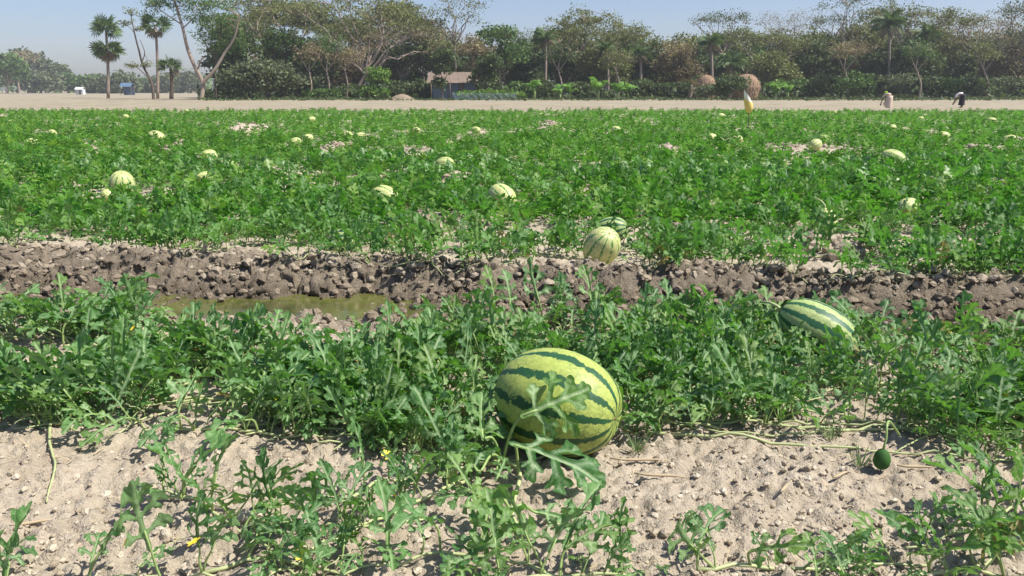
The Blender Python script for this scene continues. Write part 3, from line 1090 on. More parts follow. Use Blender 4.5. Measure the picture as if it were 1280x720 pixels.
# the first rows across the ditch, leaf by leaf
nb = tries = 0
while nb < 124 and tries < 900:
    tries += 1
    q1, q2 = (tries * .7548777) % 1, (tries * .5698403) % 1      # even spread
    y = 3.75 + 4.15 * q1 ** 1.35; x = (2 * q2 - 1) * (.8 + .66 * y)
    if not far_ok((x, y), 0):
        continue
    hd = rng.choice([0, math.pi]) + rng.normal(0, .6)
    L = rng.uniform(.7, 1.3)
    pts = [(x, y)]
    for i in range(3):
        hd += rng.normal(0, .3)
        pts.append((pts[-1][0] + math.cos(hd) * L / 3, pts[-1][1] + math.sin(hd) * L / 3))
    if vine(pts, .046, (.10, .16), *near_label(x, y, 'across the ditch'), LEAF_M, ok=far_ok, both=.8, extras=False) is not None:
        nb += 1
print('leaves', NLEAF)

def free_ok(pos, yaw):
    return float(ditch_edge(pos[0])) - pos[1] < -.02


for lab, pp in (('watermelon vine draping over the shaded dark melon', [(380, 312), (420, 315), (455, 314), (490, 310)]), ('watermelon vine folded round the narrow yellow-green melon', [(1000, 300), (1030, 303), (1062, 300)]),
                ('watermelon vine at the foot of the striped bank melon', [(715, 322), (740, 328), (778, 326)])):
    vine([G(*p) for p in pp], .05, (.10, .15) if 'foot' not in lab else (.06, .09), lab, None, LEAF_M, ok=free_ok, both=.7, extras=False)

# vines of the middle field: each a thing with its stem and its mass of leaves
clumps = []
for k in range(8):
    hd = rng.uniform(0, .6)
    n = 95
    s = rng.uniform(-.75, .75, n)
    pts = np.stack([s * math.cos(hd) + rng.normal(0, .17, n), s * math.sin(hd) + rng.normal(0, .17, n)], -1)
    V, F, A, E = joined_leaves(FAR_T if k % 2 else FAR_X, pts, np.zeros(n), rng.uniform(.10, .165, n))
    fo = mesh_np('vine_leaves', V, F, {'rnd': A, 'vein': E}, True, [M['leaf_mid']])
    mb = MB()
    q = np.linspace(-.75, .75, 14)
    mb.tube(np.stack([q * math.cos(hd), q * math.sin(hd) + .04 * np.sin(q * 6), np.full(14, .02)], -1), .006, 5)
    clumps.append((fo, mb.mesh('vine_stem', [M['vine']])))
nb = tries = 0
while nb < 42 and tries < 2000:
    tries += 1
    y = 7.6 + 2.4 * rng.uniform(); x = rng.uniform(-1, 1) * (1.2 + .68 * y)
    if not far_ok((x, y), 0):
        continue
    fo, st = clumps[rng.integers(8)]
    lab, grp = near_label(x, y, 'of the middle field')
    t = thing('watermelon_vine', lab, 'watermelon vine', (x, y, h1(x, y)), grp)
    ob('leaves', fo, t, kind='stuff'); ob('stem', st, t)
    t.rotation_euler = (0, 0, rng.choice([0, math.pi]) + rng.normal(0, .3))
    t.scale = (rng.uniform(.9, 1.15), rng.uniform(.9, 1.15), rng.uniform(.9, 1.2))
    nb += 1

# the rest of the field is one mass of foliage
N = 64000
yy = np.exp(rng.uniform(math.log(5.3), math.log(36.0), N))
yy = np.where(rng.uniform(size=N) < .35, rng.uniform(12, 36, N), yy)
xx = rng.uniform(-1, 1, N) * (2.0 + .72 * yy)
keep = (vn(xx * .8, yy * .8, 61) < .36) & (vn(xx * 1.1, yy * 2.3, 64) + .5 * vn(xx * 3.1, yy * 6, 65) < .40) & (yy < 34.5 + 2 * vn(xx * .5, yy * 0, 63)) & ~((yy < 10) & (rng.uniform(size=N) < .45))
for hx, hy, rx, ry, hz in BARE:
    keep &= (((xx - hx) / (rx * 1.0)) ** 2 + ((yy - hy) / (ry * .8)) ** 2 > 1)
    keep &= ~((np.abs(xx - hx) < rx * .8) & (hy - yy > 0) & (hy - yy < .06 * hy) & (rng.uniform(size=N) < .7))
for mx, my, mz, mr in MELONS:
    keep &= ~((np.abs(xx - mx) < mr * 1.2) & (yy > my - .035 * my - .1) & (yy < my + mr))
xx, yy = xx[keep], yy[keep]
zz = H(xx, yy)
sz = rng.uniform(.09, .17, len(xx)) * (1 + .008 * yy)
near = yy < 16
V1, F1, A1, E1 = joined_leaves(FAR_X, np.stack([xx, yy], -1)[near], zz[near], sz[near])
V2, F2, A2, E2 = joined_leaves(FAR_S, np.stack([xx, yy], -1)[~near], zz[~near], sz[~near])
me = mesh_np('field_foliage', np.concatenate([V1, V2]), np.concatenate([F1, F2 + len(V1)]), {'rnd': np.concatenate([A1, A2]), 'vein': np.concatenate([E1, E2])}, True, [M['leaf_far']])
ob('field_foliage', me, kind='stuff', label='dense green watermelon foliage covering the far field', category='foliage')
print('far tris', len(F1) + len(F2))


# ------------------------------------------------------------------ hero leaves around the large melon
def hero_leaf(t, base, tip, normal, v, node, wid=.78):
    """a blade from base to tip facing normal, its stalk running down to node"""
    base, tip = Vector(base), Vector(tip)
    d = tip - base; L = d.length; yv = d.normalized()
    zv = Vector(normal); zv = (zv - yv * zv.dot(yv)).normalized(); xv = yv.cross(zv)
    o = ob('leaf', LEAF_H[v], t, (0, 0, 0))
    Mx = Matrix((xv * L * wid, yv * L, zv * L)).transposed().to_4x4(); Mx.translation = base - t.location
    o.matrix_local = Mx
    mb = MB()
    n0 = Vector(node)
    mid = n0.lerp(base, .6) + Vector((0, 0, .03))
    pts, _ = smooth_path([n0, n0.lerp(mid, .5) + Vector((0, 0, .012)), mid, base, base + d * .2 - zv * .012 * L], 14)
    pp = np.array(pts) - np.array(t.location)
    mb.tube(pp, np.linspace(.0042, .003, 14), 7)
    ob('petiole', mb.mesh('petiole', [M['petiole']]), t)


root = G(632, 575)
t = thing('watermelon_vine', 'watermelon vine whose broad grey-green leaves lie against the big melon', 'watermelon vine', (root.x, root.y, h1(root.x, root.y)))
mb = MB()
pp, _ = smooth_path([G(560, 590, .02), G(600, 580, .02), G(632, 578, .015), G(650, 592, .02), G(640, 640, .02), G(655, 668, .02)], 24)
mb.tube(pp - np.array(t.location), .0052, 7)
ob('stem', mb.mesh('vine_stem', [M['vine']]), t)
nd = G(628, 578, .02)
hero_leaf(t, P(655, 519, 1.83), P(738, 484, 1.84), (-.15, -.75, .65), 0, nd, 1.1)
hero_leaf(t, P(642, 556, 1.78), P(762, 588, 1.70), (.1, -.45, .9), 1, G(648, 592, .02))
hero_leaf(t, P(668, 640, 1.60), P(748, 655, 1.58), (0, -.35, .95), 2, G(630, 655, .02))
hero_leaf(t, P(604, 548, 1.80), P(598, 488, 1.90), (-.1, -.8, .55), 3, nd)
hero_leaf(t, P(600, 590, 1.72), P(560, 548, 1.80), (-.2, -.6, .75), 0, nd)
hero_leaf(t, P(620, 600, 1.66), P(640, 560, 1.72), (.2, -.7, .7), 4, nd)
hero_leaf(t, P(596, 622, 1.60), P(545, 612, 1.58), (-.1, -.5, .85), 2, G(640, 640, .02))

# young fruit hanging from the long bare stem
y0 = G(1102, 578, .03)
mb = MB()
a = np.linspace(0, np.pi, 14)
prof = np.stack([np.sin(a) * .021 * (1 + .12 * np.cos(a)), -np.cos(a) * .028], -1)
nv = 18
V = [(r_ * math.cos(q), r_ * math.sin(q), z_) for r_, z_ in prof for q in np.linspace(0, 2 * np.pi, nv, endpoint=False)]
mb.add(V, [(i * nv + j, i * nv + (j + 1) % nv, (i + 1) * nv + (j + 1) % nv, (i + 1) * nv + j) for i in range(13) for j in range(nv)])
yf = thing('young_watermelon', 'tiny dark green unripe melon hanging from a curved stalk', 'watermelon', (y0.x, y0.y, h1(y0.x, y0.y) + .034))
ob('rind', mb.mesh('young_rind', [M['young']]), yf)
mb = MB()
pp, _ = smooth_path([(0, 0, .026), (.006, .004, .055), (.012, .02, .085), (.04, .06, .075), (.09, .10, .02)], 16)
mb.tube(pp, .003, 7)
ob('peduncle', mb.mesh('peduncle', [M['petiole']]), yf)

# straw, sticks and dry bits on the soil
r_ = np.random.default_rng(77)
bits = [(825, 604, .13, -.12), (800, 575, .16, .0), (1050, 600, .07, .5), (700, 660, .05, .6), (980, 620, .06, .8), (40, 660, .08, .3), (1145, 590, .10, -.1)]
for px, py, L, rz in bits:
    g = G(px, py)
    mb = MB(); q = np.linspace(-L / 2, L / 2, 6)
    mb.tube(np.stack([q, .004 * np.sin(q * 40), .0 * q], -1), [.002, .0035, .004, .0035, .003, .001], 5)
    o = thing('dry_stick', 'pale dry straw stick lying on the bare soil', 'stick', (g.x, g.y, h1(g.x, g.y) + .012), 'dry sticks on the soil', mb.mesh('dry_stick', [M['dry']]))
    o.rotation_euler = (0, .05, rz)
mb = MB()
for i in range(420):
    y = 1.3 + 2.0 * r_.uniform() ** 1.3; x = r_.uniform(-1, 1) * (.2 + .7 * y)
    L = r_.uniform(.02, .075); a = r_.uniform(0, 6.28); z = h1(x, y) + .007
    e = np.array([math.cos(a), math.sin(a), r_.uniform(-.1, .15)]) * L
    c = np.array([x, y, z]); w = np.array([-math.sin(a), math.cos(a), 0]) * r_.uniform(.0006, .0018)
    mb.add([c - w, c + w, c + e / 2 + w + (0, 0, .004), c + e / 2 - w + (0, 0, .004), c + e], [(0, 1, 2, 3), (3, 2, 4)], 0, r_.uniform())
ob('dry_litter', mb.mesh('dry_litter', [M['dry']]), kind='stuff', label='thin dry straw litter scattered over bare soil', category='litter')
M['grass'] = tree_leaf('grass_blade', (.07, .13, .04), (.16, .23, .09))
for px, py in ((795, 562), (1075, 585), (1040, 545)):
    g = G(px, py); mb = MB()
    for i in range(26):
        a = r_.uniform(0, 6.28); L = r_.uniform(.03, .075); lean = r_.uniform(.2, .9)
        b = np.array([math.cos(a), math.sin(a), 0]) * r_.uniform(0, .02)
        d = np.array([math.cos(a) * lean, math.sin(a) * lean, 1]) * L; w = np.array([-math.sin(a), math.cos(a), 0]) * .0016
        mb.add([b - w, b + w, b + d * .6 + w * .7, b + d * .6 - w * .7, b + d * (1, 1, .85)], [(0, 1, 2, 3), (3, 2, 4)], 0, r_.uniform())
    thing('grass_tuft', 'small wispy grass tuft sprouting from dry soil', 'grass tuft', (g.x, g.y, h1(g.x, g.y)), 'grass tufts on the soil', mb.mesh('grass_tuft', [M['grass']]))


# ------------------------------------------------------------------ trees
def tree(label, Y, base_px, blobs, leafmat, bark='bark', trunk_r=.18, clumps=60, per=36, leaf=.20, clr=.75, group=None, fork=.35, lean=0.0,
         limbs=5, twigs=True, cat='tree', name='tree', shell=.5, flat=1.0, trunk_pts=None, seed=None):
    """crown blobs in (px, py, rx_px, ry_px) as measured at distance Y"""
    r = np.random.default_rng(seed if seed is not None else int(base_px * 7 + Y * 13) + len(label))
    per = int(per * 1.02); clumps = int(clumps * 1.15); leaf *= 1.1
    if leafmat in ('olive', 'dry_olive', 'greyg') and Y < 130 and per < 40:
        per = int(per * 1.7); leaf *= .72; clr *= 1.1
    mpp = Y / FPX
    b0 = P(base_px, 113, Y); b0.z = 0
    base = np.array([b0.x, Y, 0.0])
    B = []
    for (px, py, rx, ry) in blobs:
        c = P(px, py, Y)
        B.append((np.array([c.x, Y + r.uniform(-.3, .3) * rx * mpp, c.z]), np.array([rx * mpp, rx * mpp * .8, ry * mpp])))
    cc = np.mean([b[0] for b in B], axis=0)
    low = min(b[0][2] - b[1][2] for b in B)
    fz = max(.4, low * .9 if fork is None else cc[2] * fork)
    fk = np.array([base[0] + (cc[0] - base[0]) * .35 + lean, Y, fz])
    t = thing(name, label, cat, tuple(base), group)
    bk = MB()
    s = np.linspace(0, 1, 6)[:, None]
    tp = base + (fk - base) * s + np.concatenate([r.normal(0, .05, (6, 2)) * np.linspace(0, 1, 6)[:, None] * (fz * .35), np.zeros((6, 1))], 1)
    tp[0] = base - (0, 0, .1); fk = tp[-1]
    rr = np.linspace(1.25, .75, 6) * trunk_r; rr[0] *= 1.25
    bk.tube(tp - base, rr, 7, cap=False)
    lines = []
    area = sum(b[1][0] * b[1][2] for b in B)
    leaves_c = []
    for c, rad in B:
        nl = max(1, int(round(limbs * (rad[0] * rad[2]) / area * 1.0 + .3)))
        for i in range(nl):
            th = r.uniform(0, 6.28)
            q = np.array([math.cos(th) * r.uniform(.2, .75), math.sin(th) * r.uniform(.2, .75), r.uniform(-.5, .55)])
            end = c + q * rad
            m1 = fk + (end - fk) * .4 + np.array([r.normal(0, .08), r.normal(0, .08), .10]) * np.linalg.norm(end - fk)
            pp, _ = smooth_path([fk - (0, 0, .05), m1, end], 9)
            pp[1:] += r.normal(0, .03, (8, 3)) * np.linalg.norm(end - fk) * .6
            bk.tube(pp - base, np.linspace(trunk_r * .62, trunk_r * .16, 9), 5, cap=False)
            lines.append(pp)
        k = max(3, int(clumps * rad[0] * rad[2] / area))
        d = r.normal(size=(k, 3)); d /= np.linalg.norm(d, axis=1)[:, None]
        d[:, 2] = np.where(d[:, 2] < -.35, -d[:, 2] * .6, d[:, 2])
        rr_ = (shell + (1 - shell) * r.uniform(0, 1, k) ** .6) * r.uniform(.8, 1.02, k)
        leaves_c.append(c + d * rr_[:, None] * rad)
    C = np.concatenate(leaves_c)
    allp = np.concatenate([l[3:] for l in lines])
    if twigs:
        for c in C:
            dd = np.linalg.norm(allp - c, axis=1) + np.maximum(allp[:, 2] - c[2], 0) * 1.5
            a = allp[np.argmin(dd)]
            m = a + (c - a) * .5 + r.normal(0, .12, 3) * np.linalg.norm(c - a) * .6
            bk.tube(np.array([a, m, c]) - base, [trunk_r * .17, trunk_r * .11, trunk_r * .05], 3, cap=False)
    ob('trunk', bk.mesh('trunk', [M[bark]]), t)
    n = len(C) * per
    cid = np.repeat(np.arange(len(C)), per)
    csz = clr * r.uniform(.6, 1.3, len(C))
    off = np.clip(r.normal(size=(n, 3)), -1.5, 1.5) * np.array([1, 1, .55 * flat]) * csz[cid][:, None] * .62
    pos = C[cid] + off
    pos[:, 2] = np.maximum(pos[:, 2], .05)
    nrm = r.normal(size=(n, 3)) + np.array([0, 0, .7]); nrm /= np.linalg.norm(nrm, axis=1)[:, None]
    a1 = np.cross(nrm, r.normal(size=(n, 3))); a1 /= np.linalg.norm(a1, axis=1)[:, None]
    a2 = np.cross(nrm, a1)
    sz = leaf * 1.25 * r.uniform(.6, 1.35, n)[:, None]
    q = np.stack([pos - a1 * sz * .55, pos + a2 * sz * .38, pos + a1 * sz * .6, pos - a2 * sz * .38], 1)
    V = q.reshape(-1, 3) - base
    Fq = np.arange(n * 4).reshape(n, 4)
    tone = np.clip(r.uniform(0, 1, len(C))[cid] * .6 + r.uniform(0, 1, n) * .4, 0, 1)
    ob('crown', mesh_np('crown', V, Fq, {'rnd': np.repeat(tone, 4)}, False, [M[leafmat]]), t)
    return t


# --- tall open rain trees with spreading crowns
RT = 'tall rain tree'
tree('broad olive rain tree arching over the bushy grey shrub', 98, 360, [(300, 8, 55, 26), (360, 20, 60, 30), (395, 45, 40, 26), (330, 50, 45, 24)], 'olive', trunk_r=.22, clumps=150, per=26, limbs=9, shell=.3)
tree('wide pale-branched rain tree with a forked grey trunk', 96, 440, [(430, 12, 60, 26), (480, 25, 60, 30), (520, 35, 45, 26), (440, 45, 40, 26), (560, 62, 40, 20)], 'olive', trunk_r=.24, clumps=170, per=24, limbs=12, shell=.3)
tree('dry leafless-looking rain tree between the hut and the forked tree', 101, 500, [(500, 50, 50, 36), (545, 55, 40, 28), (470, 60, 40, 30)], 'dry_olive', trunk_r=.20, clumps=120, per=16, limbs=12, shell=.35, leaf=.17)
tree('slender sparse umbrella tree rising above the hut', 97, 568, [(545, 16, 28, 11), (590, 10, 26, 10), (570, 2, 30, 9), (575, 24, 34, 8)], 'olive', trunk_r=.15, clumps=44, per=16, limbs=9, fork=.62, leaf=.17, shell=.3)
tree('rounded green rain tree dome standing above the dark thicket', 100, 735, [(735, 32, 52, 22), (700, 45, 35, 20), (780, 46, 38, 18), (735, 52, 66, 18), (820, 60, 30, 10)], 'olive', trunk_r=.24, clumps=190, per=30, limbs=10, shell=.35, seed=5)
tree('thin open umbrella tree above the dark palm', 108, 905, [(885, 28, 26, 11), (920, 26, 28, 11), (900, 20, 24, 6)], 'greyg', trunk_r=.14, clumps=60, per=13, limbs=9, fork=.5, leaf=.17, shell=.3)
tree('thin grey half-bare tree beside the umbrella crown', 112, 985, [(965, 28, 24, 14), (1000, 24, 26, 15), (980, 40, 34, 14)], 'dry_olive', trunk_r=.15, clumps=70, per=9, limbs=12, fork=.45, leaf=.15, shell=.3)
tree('tall wispy tree with upright grey branches', 107, 1050, [(1045, 8, 26, 14), (1075, 2, 24, 14), (1060, 24, 38, 15), (1030, 30, 24, 12)], 'greyg', trunk_r=.17, clumps=90, per=14, limbs=12, fork=.4, leaf=.17, shell=.3)
tree('rain tree with olive tiers above the haystack', 99, 935, [(930, 48, 40, 16), (965, 55, 34, 18), (1000, 62, 36, 16)], 'olive', trunk_r=.18, clumps=110, per=22, limbs=8, shell=.35)
tree('spreading rain tree with layered crown behind the coconut palms', 103, 1130, [(1120, 16, 40, 14), (1160, 22, 44, 14), (1110, 34, 48, 16), (1195, 30, 36, 12)], 'olive', trunk_r=.2, clumps=150, per=20, limbs=12, shell=.35)
tree('half-bare brownish rain tree with lattice branches near the wood edge', 104, 1215, [(1200, 36, 40, 18), (1245, 32, 42, 18), (1225, 52, 48, 18)], 'dry_olive', trunk_r=.2, clumps=120, per=14, limbs=16, shell=.3, leaf=.17)
tree('leaning grey tree with dark crooked trunk at the wood edge', 95, 1262, [(1270, 20, 36, 20), (1300, 40, 36, 26), (1255, 60, 34, 18)], 'greyg', trunk_r=.2, clumps=110, per=16, limbs=12, shell=.3, leaf=.17)
tree('far bare-crowned tree showing through behind the thicket', 118, 655, [(650, 55, 34, 18), (625, 45, 30, 16), (670, 62, 26, 16)], 'greyg', trunk_r=.18, clumps=90, per=18, limbs=8, shell=.3)
tree('tall green tree overlapping the hut roof end', 93, 622, [(622, 50, 26, 22), (640, 72, 22, 24), (608, 80, 20, 20)], 'midg', trunk_r=.16, clumps=110, per=30, limbs=6)
tree('yellow-brown leafed tree next to the hut', 91, 590, [(592, 66, 20, 18), (600, 84, 16, 14)], 'dry_olive', trunk_r=.12, clumps=60, per=26, limbs=5)
tree('big dark-crowned tree with brown tinge between forked tree and hut', 99, 545, [(545, 82, 34, 26), (520, 70, 30, 22), (575, 90, 20, 18)], 'darkg', 'bark_dark', trunk_r=.17, clumps=130, per=34, limbs=6)

# --- dense dark understory trees
DARK = [(300, 60, 28, 26, 'darkg'), (395, 75, 32, 30, 'darkg'), (355, 60, 30, 24, 'midg'), (445, 85, 34, 26, 'dry_olive'), (485, 84, 26, 28, 'darkg'),
        (655, 92, 26, 28, 'darkg'), (685, 72, 28, 30, 'darkg'), (715, 80, 30, 30, 'darkg'), (750, 82, 30, 30, 'olive'), (785, 74, 28, 28, 'midg'),
        (815, 80, 30, 32, 'darkg'), (845, 78, 26, 28, 'dry_olive'), (870, 84, 26, 26, 'darkg'), (905, 90, 26, 26, 'darkg'), (965, 88, 26, 26, 'olive'),
        (995, 80, 30, 28, 'midg'), (1030, 76, 34, 30, 'darkg'), (1070, 80, 34, 30, 'dry_olive'), (1110, 82, 34, 34, 'darkg'), (1150, 80, 34, 32, 'darkg'),
        (1190, 76, 32, 28, 'olive'), (1225, 84, 34, 30, 'darkg'), (1265, 82, 34, 32, 'dry_olive'), (1310, 80, 36, 32, 'darkg')]
for i, (px, py, rx, ry, mt) in enumerate(DARK):
    lab = {'darkg': 'dense dark evergreen tree inside the wood behind the dirt strip', 'midg': 'fresh green tree inside the wood behind the dirt strip',
           'olive': 'olive tree inside the wood behind the dirt strip', 'dry_olive': 'brownish dry tree inside the wood behind the dirt strip'}[mt]
    tree(lab, 94 + (i * 37) % 14, px, [(px, py, rx, ry), (px + ((i % 3) - 1) * 10, py + 16, rx * .85, ry * .8)], mt, 'bark_dark', trunk_r=.13,
         clumps=100, per=36, limbs=5, leaf=.24, group={'darkg': 'dark trees of the wood', 'midg': 'green trees of the wood', 'olive': 'olive trees of the wood', 'dry_olive': 'brownish trees of the wood'}[mt], seed=900 + i, fork=.3)

# tall olive canopy behind the front row
for i, (px, py) in enumerate([(300, 30), (345, 14), (395, 20), (440, 34), (490, 14), (530, 40), (470, 52), (700, 52), (770, 56), (860, 60), (910, 56), (960, 58), (1015, 54), (1075, 44), (1120, 46), (1170, 48), (1220, 56), (1270, 50)]):
    mt = ['olive', 'olive', 'greyg'][i % 3]
    w = 'olive' if mt == 'olive' else 'grey-green'
    tree('%s canopy tree showing above the front row of the wood' % w, 109 + (i * 5) % 8, px, [(px, py, 34, 17), (px + 14, py + 14, 30, 14), (px - 14, py + 12, 26, 14)], mt, trunk_r=.14, clumps=90, per=22, limbs=5, leaf=.30,
         clr=1.0, group='%s canopy trees of the wood' % w, seed=3300 + i, fork=.45, shell=.25, twigs=False)

# deeper rows that close the wood
for i in range(36):
    px = 285 + i * 30 + (i * 17) % 11; py = 76 + (i * 29) % 17
    mt = ['darkg', 'dry_olive', 'midg', 'darkg', 'greyg'][i % 5]
    w = {'darkg': 'shadowy dark', 'midg': 'mid green', 'greyg': 'dull grey', 'dry_olive': 'brownish'}[mt]
    tree('%s tree deep in the wood behind the front row' % w, 112 + (i * 7) % 14, px, [(px, py, 26, 30), (px + 8, py + 18, 26, 22)], mt, 'bark_dark', trunk_r=.14, clumps=44, per=24, limbs=4, leaf=.46,
         clr=1.0, group='%s trees deep in the wood' % w, seed=3000 + i, fork=.3, twigs=False)

# --- bushes along the wood's foot
tree('large rounded grey-green bush at the open end of the wood', 86, 335, [(335, 96, 36, 22), (300, 100, 24, 18), (360, 104, 24, 16), (335, 110, 42, 12)], 'greyg', 'bark_dark', trunk_r=.09, clumps=210, per=40, limbs=7, leaf=.2, name='bush', cat='bush', fork=.15)
tree('bright yellow-green bush beneath the forked tree', 87, 470, [(472, 98, 16, 16), (466, 116, 18, 9)], 'bright', 'bark_dark', trunk_r=.05, clumps=70, per=34, limbs=4, leaf=.18, name='bush', cat='bush', fork=.1, clr=.5)
BUSH = [(405, 118, 24, 8, 'midg'), (440, 116, 20, 10, 'darkg'), (500, 112, 18, 12, 'darkg'), (528, 114, 14, 14, 'darkg'), (610, 112, 18, 14, 'darkg'), (650, 114, 18, 12, 'midg'),
        (675, 112, 18, 14, 'darkg'), (725, 114, 18, 12, 'darkg'), (800, 112, 22, 14, 'darkg'), (830, 114, 20, 12, 'darkg'), (865, 114, 16, 12, 'darkg'),
        (908, 110, 22, 16, 'darkg'), (975, 112, 16, 12, 'bright'), (1000, 112, 20, 12, 'midg'), (1030, 108, 24, 16, 'darkg'), (1065, 106, 26, 18, 'midg'), (1095, 110, 20, 15, 'darkg'),
        (1125, 108, 22, 16, 'greyg'), (1160, 108, 24, 16, 'darkg'), (1188, 110, 18, 14, 'midg'), (1220, 108, 24, 16, 'darkg'), (1255, 110, 22, 14, 'greyg'), (1290, 108, 26, 16, 'darkg'),
        (285, 108, 16, 14, 'darkg'), (378, 108, 22, 16, 'darkg')]
for i, (px, py, rx, ry, mt) in enumerate(BUSH):
    w = {'darkg': 'dark', 'midg': 'fresh green', 'greyg': 'dusty grey', 'bright': 'light green'}[mt]
    tree('%s bush at the foot of the wood behind the dirt strip' % w, 88 + (i * 29) % 5, px, [(px, py, rx, ry), (px + 6, py + 7, rx * .8, ry * .6)], mt, 'bark_dark', trunk_r=.05,
         clumps=64, per=30, limbs=4, leaf=.20, group='%s bushes of the wood' % w, name='bush', cat='bush', fork=.12, clr=.55, seed=1500 + i, twigs=False)

# --- trees in the clearing at the wood's open end
def crooked(label, Y, paths, blobs, leafmat, clumps, per, leaf=.19, bark='bark', clr=.6, seed=3):
    """tree whose trunk and limbs follow measured centre lines: [(pts px..), r0, r1]"""
    r = np.random.default_rng(seed)
    b = P(paths[0][0][0][0], 113, Y); base = np.array([b.x, Y, 0.0])
    t = thing('tree', label, 'tree', tuple(base))
    bk = MB(); tips = []
    for pts, r0, r1 in paths:
        w = []
        for i, (px, py) in enumerate(pts):
            c = P(px, py, Y); w.append((c.x, Y + math.sin(i * 1.3 + len(pts)) * .25 * (i > 0), max(c.z, -.1)))
        pp, _ = smooth_path(w, 14)
        bk.tube(pp - base, np.linspace(r0, r1, 14), 7, cap=False)
        tips.append(pp)
    allp = np.concatenate([q[5:] for q in tips])
    C = []
    tot = sum(a[2] * a[3] for a in blobs)
    for (px, py, rx, ry) in blobs:
        c = P(px, py, Y); k = max(2, int(clumps * rx * ry / tot)); m = Y / FPX
        d = r.normal(size=(k, 3)); d /= np.linalg.norm(d, axis=1)[:, None]
        C.append(np.array(c) + d * r.uniform(.2, 1.05, (k, 1)) * np.array([rx, rx * .8, ry]) * m)
    C = np.concatenate(C)
    for c in C:
        a = allp[np.argmin(np.linalg.norm(allp - c, axis=1))]
        bk.tube(np.array([a, (a + c) / 2 + r.normal(0, .12, 3), c]) - base, [.035, .025, .012], 3, cap=False)
    ob('trunk', bk.mesh('trunk', [M[bark]]), t)
    n = len(C) * per; cid = np.repeat(np.arange(len(C)), per)
    pos = C[cid] + np.clip(r.normal(size=(n, 3)), -1.6, 1.6) * np.array([1, 1, .5]) * clr * .6
    nrm = r.normal(size=(n, 3)) + (0, 0, .7); nrm /= np.linalg.norm(nrm, axis=1)[:, None]
    a1 = np.cross(nrm, r.normal(size=(n, 3))); a1 /= np.linalg.norm(a1, axis=1)[:, None]; a2 = np.cross(nrm, a1)
    sz = leaf * r.uniform(.6, 1.3, n)[:, None]
    q = np.stack([pos - a1 * sz * .55, pos + a2 * sz * .34, pos + a1 * sz * .6, pos - a2 * sz * .34], 1).reshape(-1, 3) - base
    ob('crown', mesh_np('crown', q, np.arange(n * 4).reshape(n, 4), {'rnd': np.repeat(np.clip(r.uniform(0, 1, len(C))[cid] * .6 + r.uniform(0, .4, n), 0, 1), 4)}, False, [M[leafmat]]), t)
    return t


crooked('tree with two bare leaning limbs forking low by the dirt strip', 84,
        [([(251, 126), (253, 105), (246, 88), (236, 62), (229, 35), (220, 10), (212, -15)], .24, .10), ([(253, 104), (268, 88), (280, 66), (292, 48), (300, 20)], .19, .08),
         ([(247, 88), (252, 76), (256, 72)], .10, .05), ([(226, 30), (206, 16), (190, 4)], .07, .03), ([(229, 35), (244, 22), (258, 8)], .07, .03)],
        [(200, 4, 26, 9), (235, 4, 28, 10), (262, 8, 26, 12), (216, -14, 38, 10), (190, 18, 14, 5), (238, 22, 24, 6), (272, 24, 18, 8)], 'midg', 120, 34, seed=8)
crooked('dark full-crowned tree behind the forking limbs', 88,
        [([(270, 126), (270, 95), (272, 60), (276, 35)], .12, .06), ([(271, 75), (258, 55), (250, 40)], .07, .03), ([(272, 66), (290, 50), (300, 40)], .07, .03)],
        [(262, 38, 20, 18), (285, 32, 24, 20), (275, 60, 22, 16), (298, 54, 16, 14)], 'midg', 110, 34, bark='bark_dark', seed=9)
crooked('thin crooked tree almost bare beside the palms', 90,
        [([(192, 124), (189, 105), (178, 82), (174, 62), (170, 44), (164, 20)], .17, .05), ([(174, 62), (168, 40), (155, 28)], .06, .02), ([(186, 98), (172, 84), (160, 80)], .05, .02),
         ([(177, 78), (182, 66), (176, 50)], .06, .03)],
        [(158, 28, 10, 4), (165, 15, 9, 4), (175, 35, 8, 4), (162, 82, 10, 4), (185, 80, 8, 5)], 'olive', 44, 20, leaf=.16, bark='bark_dark', clr=.45, seed=10)


for k, (px, top, w, mt) in enumerate([(388, 62, 20, 'dry_olive'), (410, 52, 22, 'midg'), (433, 66, 18, 'dry_olive'), (700, 64, 18, 'darkg'), (772, 70, 18, 'olive'), (1058, 58, 22, 'dry_olive'), (1148, 60, 20, 'midg'), (1232, 62, 20, 'olive')]):
    t = crooked('slender tree with a pale bare trunk at the edge of the wood', 86.5 + k % 3 * .6,
                [([(px, 126), (px + 2, 105), (px - 2, 85), (px + 3, top)], .10, .05), ([(px, 92), (px - 8, 78), (px - 12, top + 4)], .055, .025), ([(px - 1, 88), (px + 9, 74), (px + 13, top + 2)], .055, .025)],
                [(px, top, w, 12), (px - 10, top + 8, w * .6, 8), (px + 11, top + 6, w * .6, 8)], mt, 46, 26, leaf=.17, clr=.55, seed=40 + k)
    t['group'] = 'slender pale-trunked trees'

# --- palms
def fan_leaf(seed, n=13, L=1.0):
    r = np.random.default_rng(seed); mb = MB()
    mb.tube([(0, 0, 0), (0, .45 * L, .02), (0, .8 * L, 0)], [.022, .018, .015], 4)
    for i in range(n):
        a = R(-115 + 230 * i / (n - 1)); l = L * (.95 - .25 * abs(a) / 2) * r.uniform(.9, 1.1); w = .07 * L
        c = np.array([0, .8 * L, 0]); d = np.array([math.sin(a), math.cos(a), 0]); s = np.array([d[1], -d[0], 0])
        e = c + d * l + (0, 0, -.18 * l * r.uniform(.5, 1.6))
        mb.add([c, c + d * l * .55 + s * w + (0, 0, -.03), e, c + d * l * .55 - s * w - (0, 0, .0)], [(0, 1, 2, 3)], 0, r.uniform())
    return mb


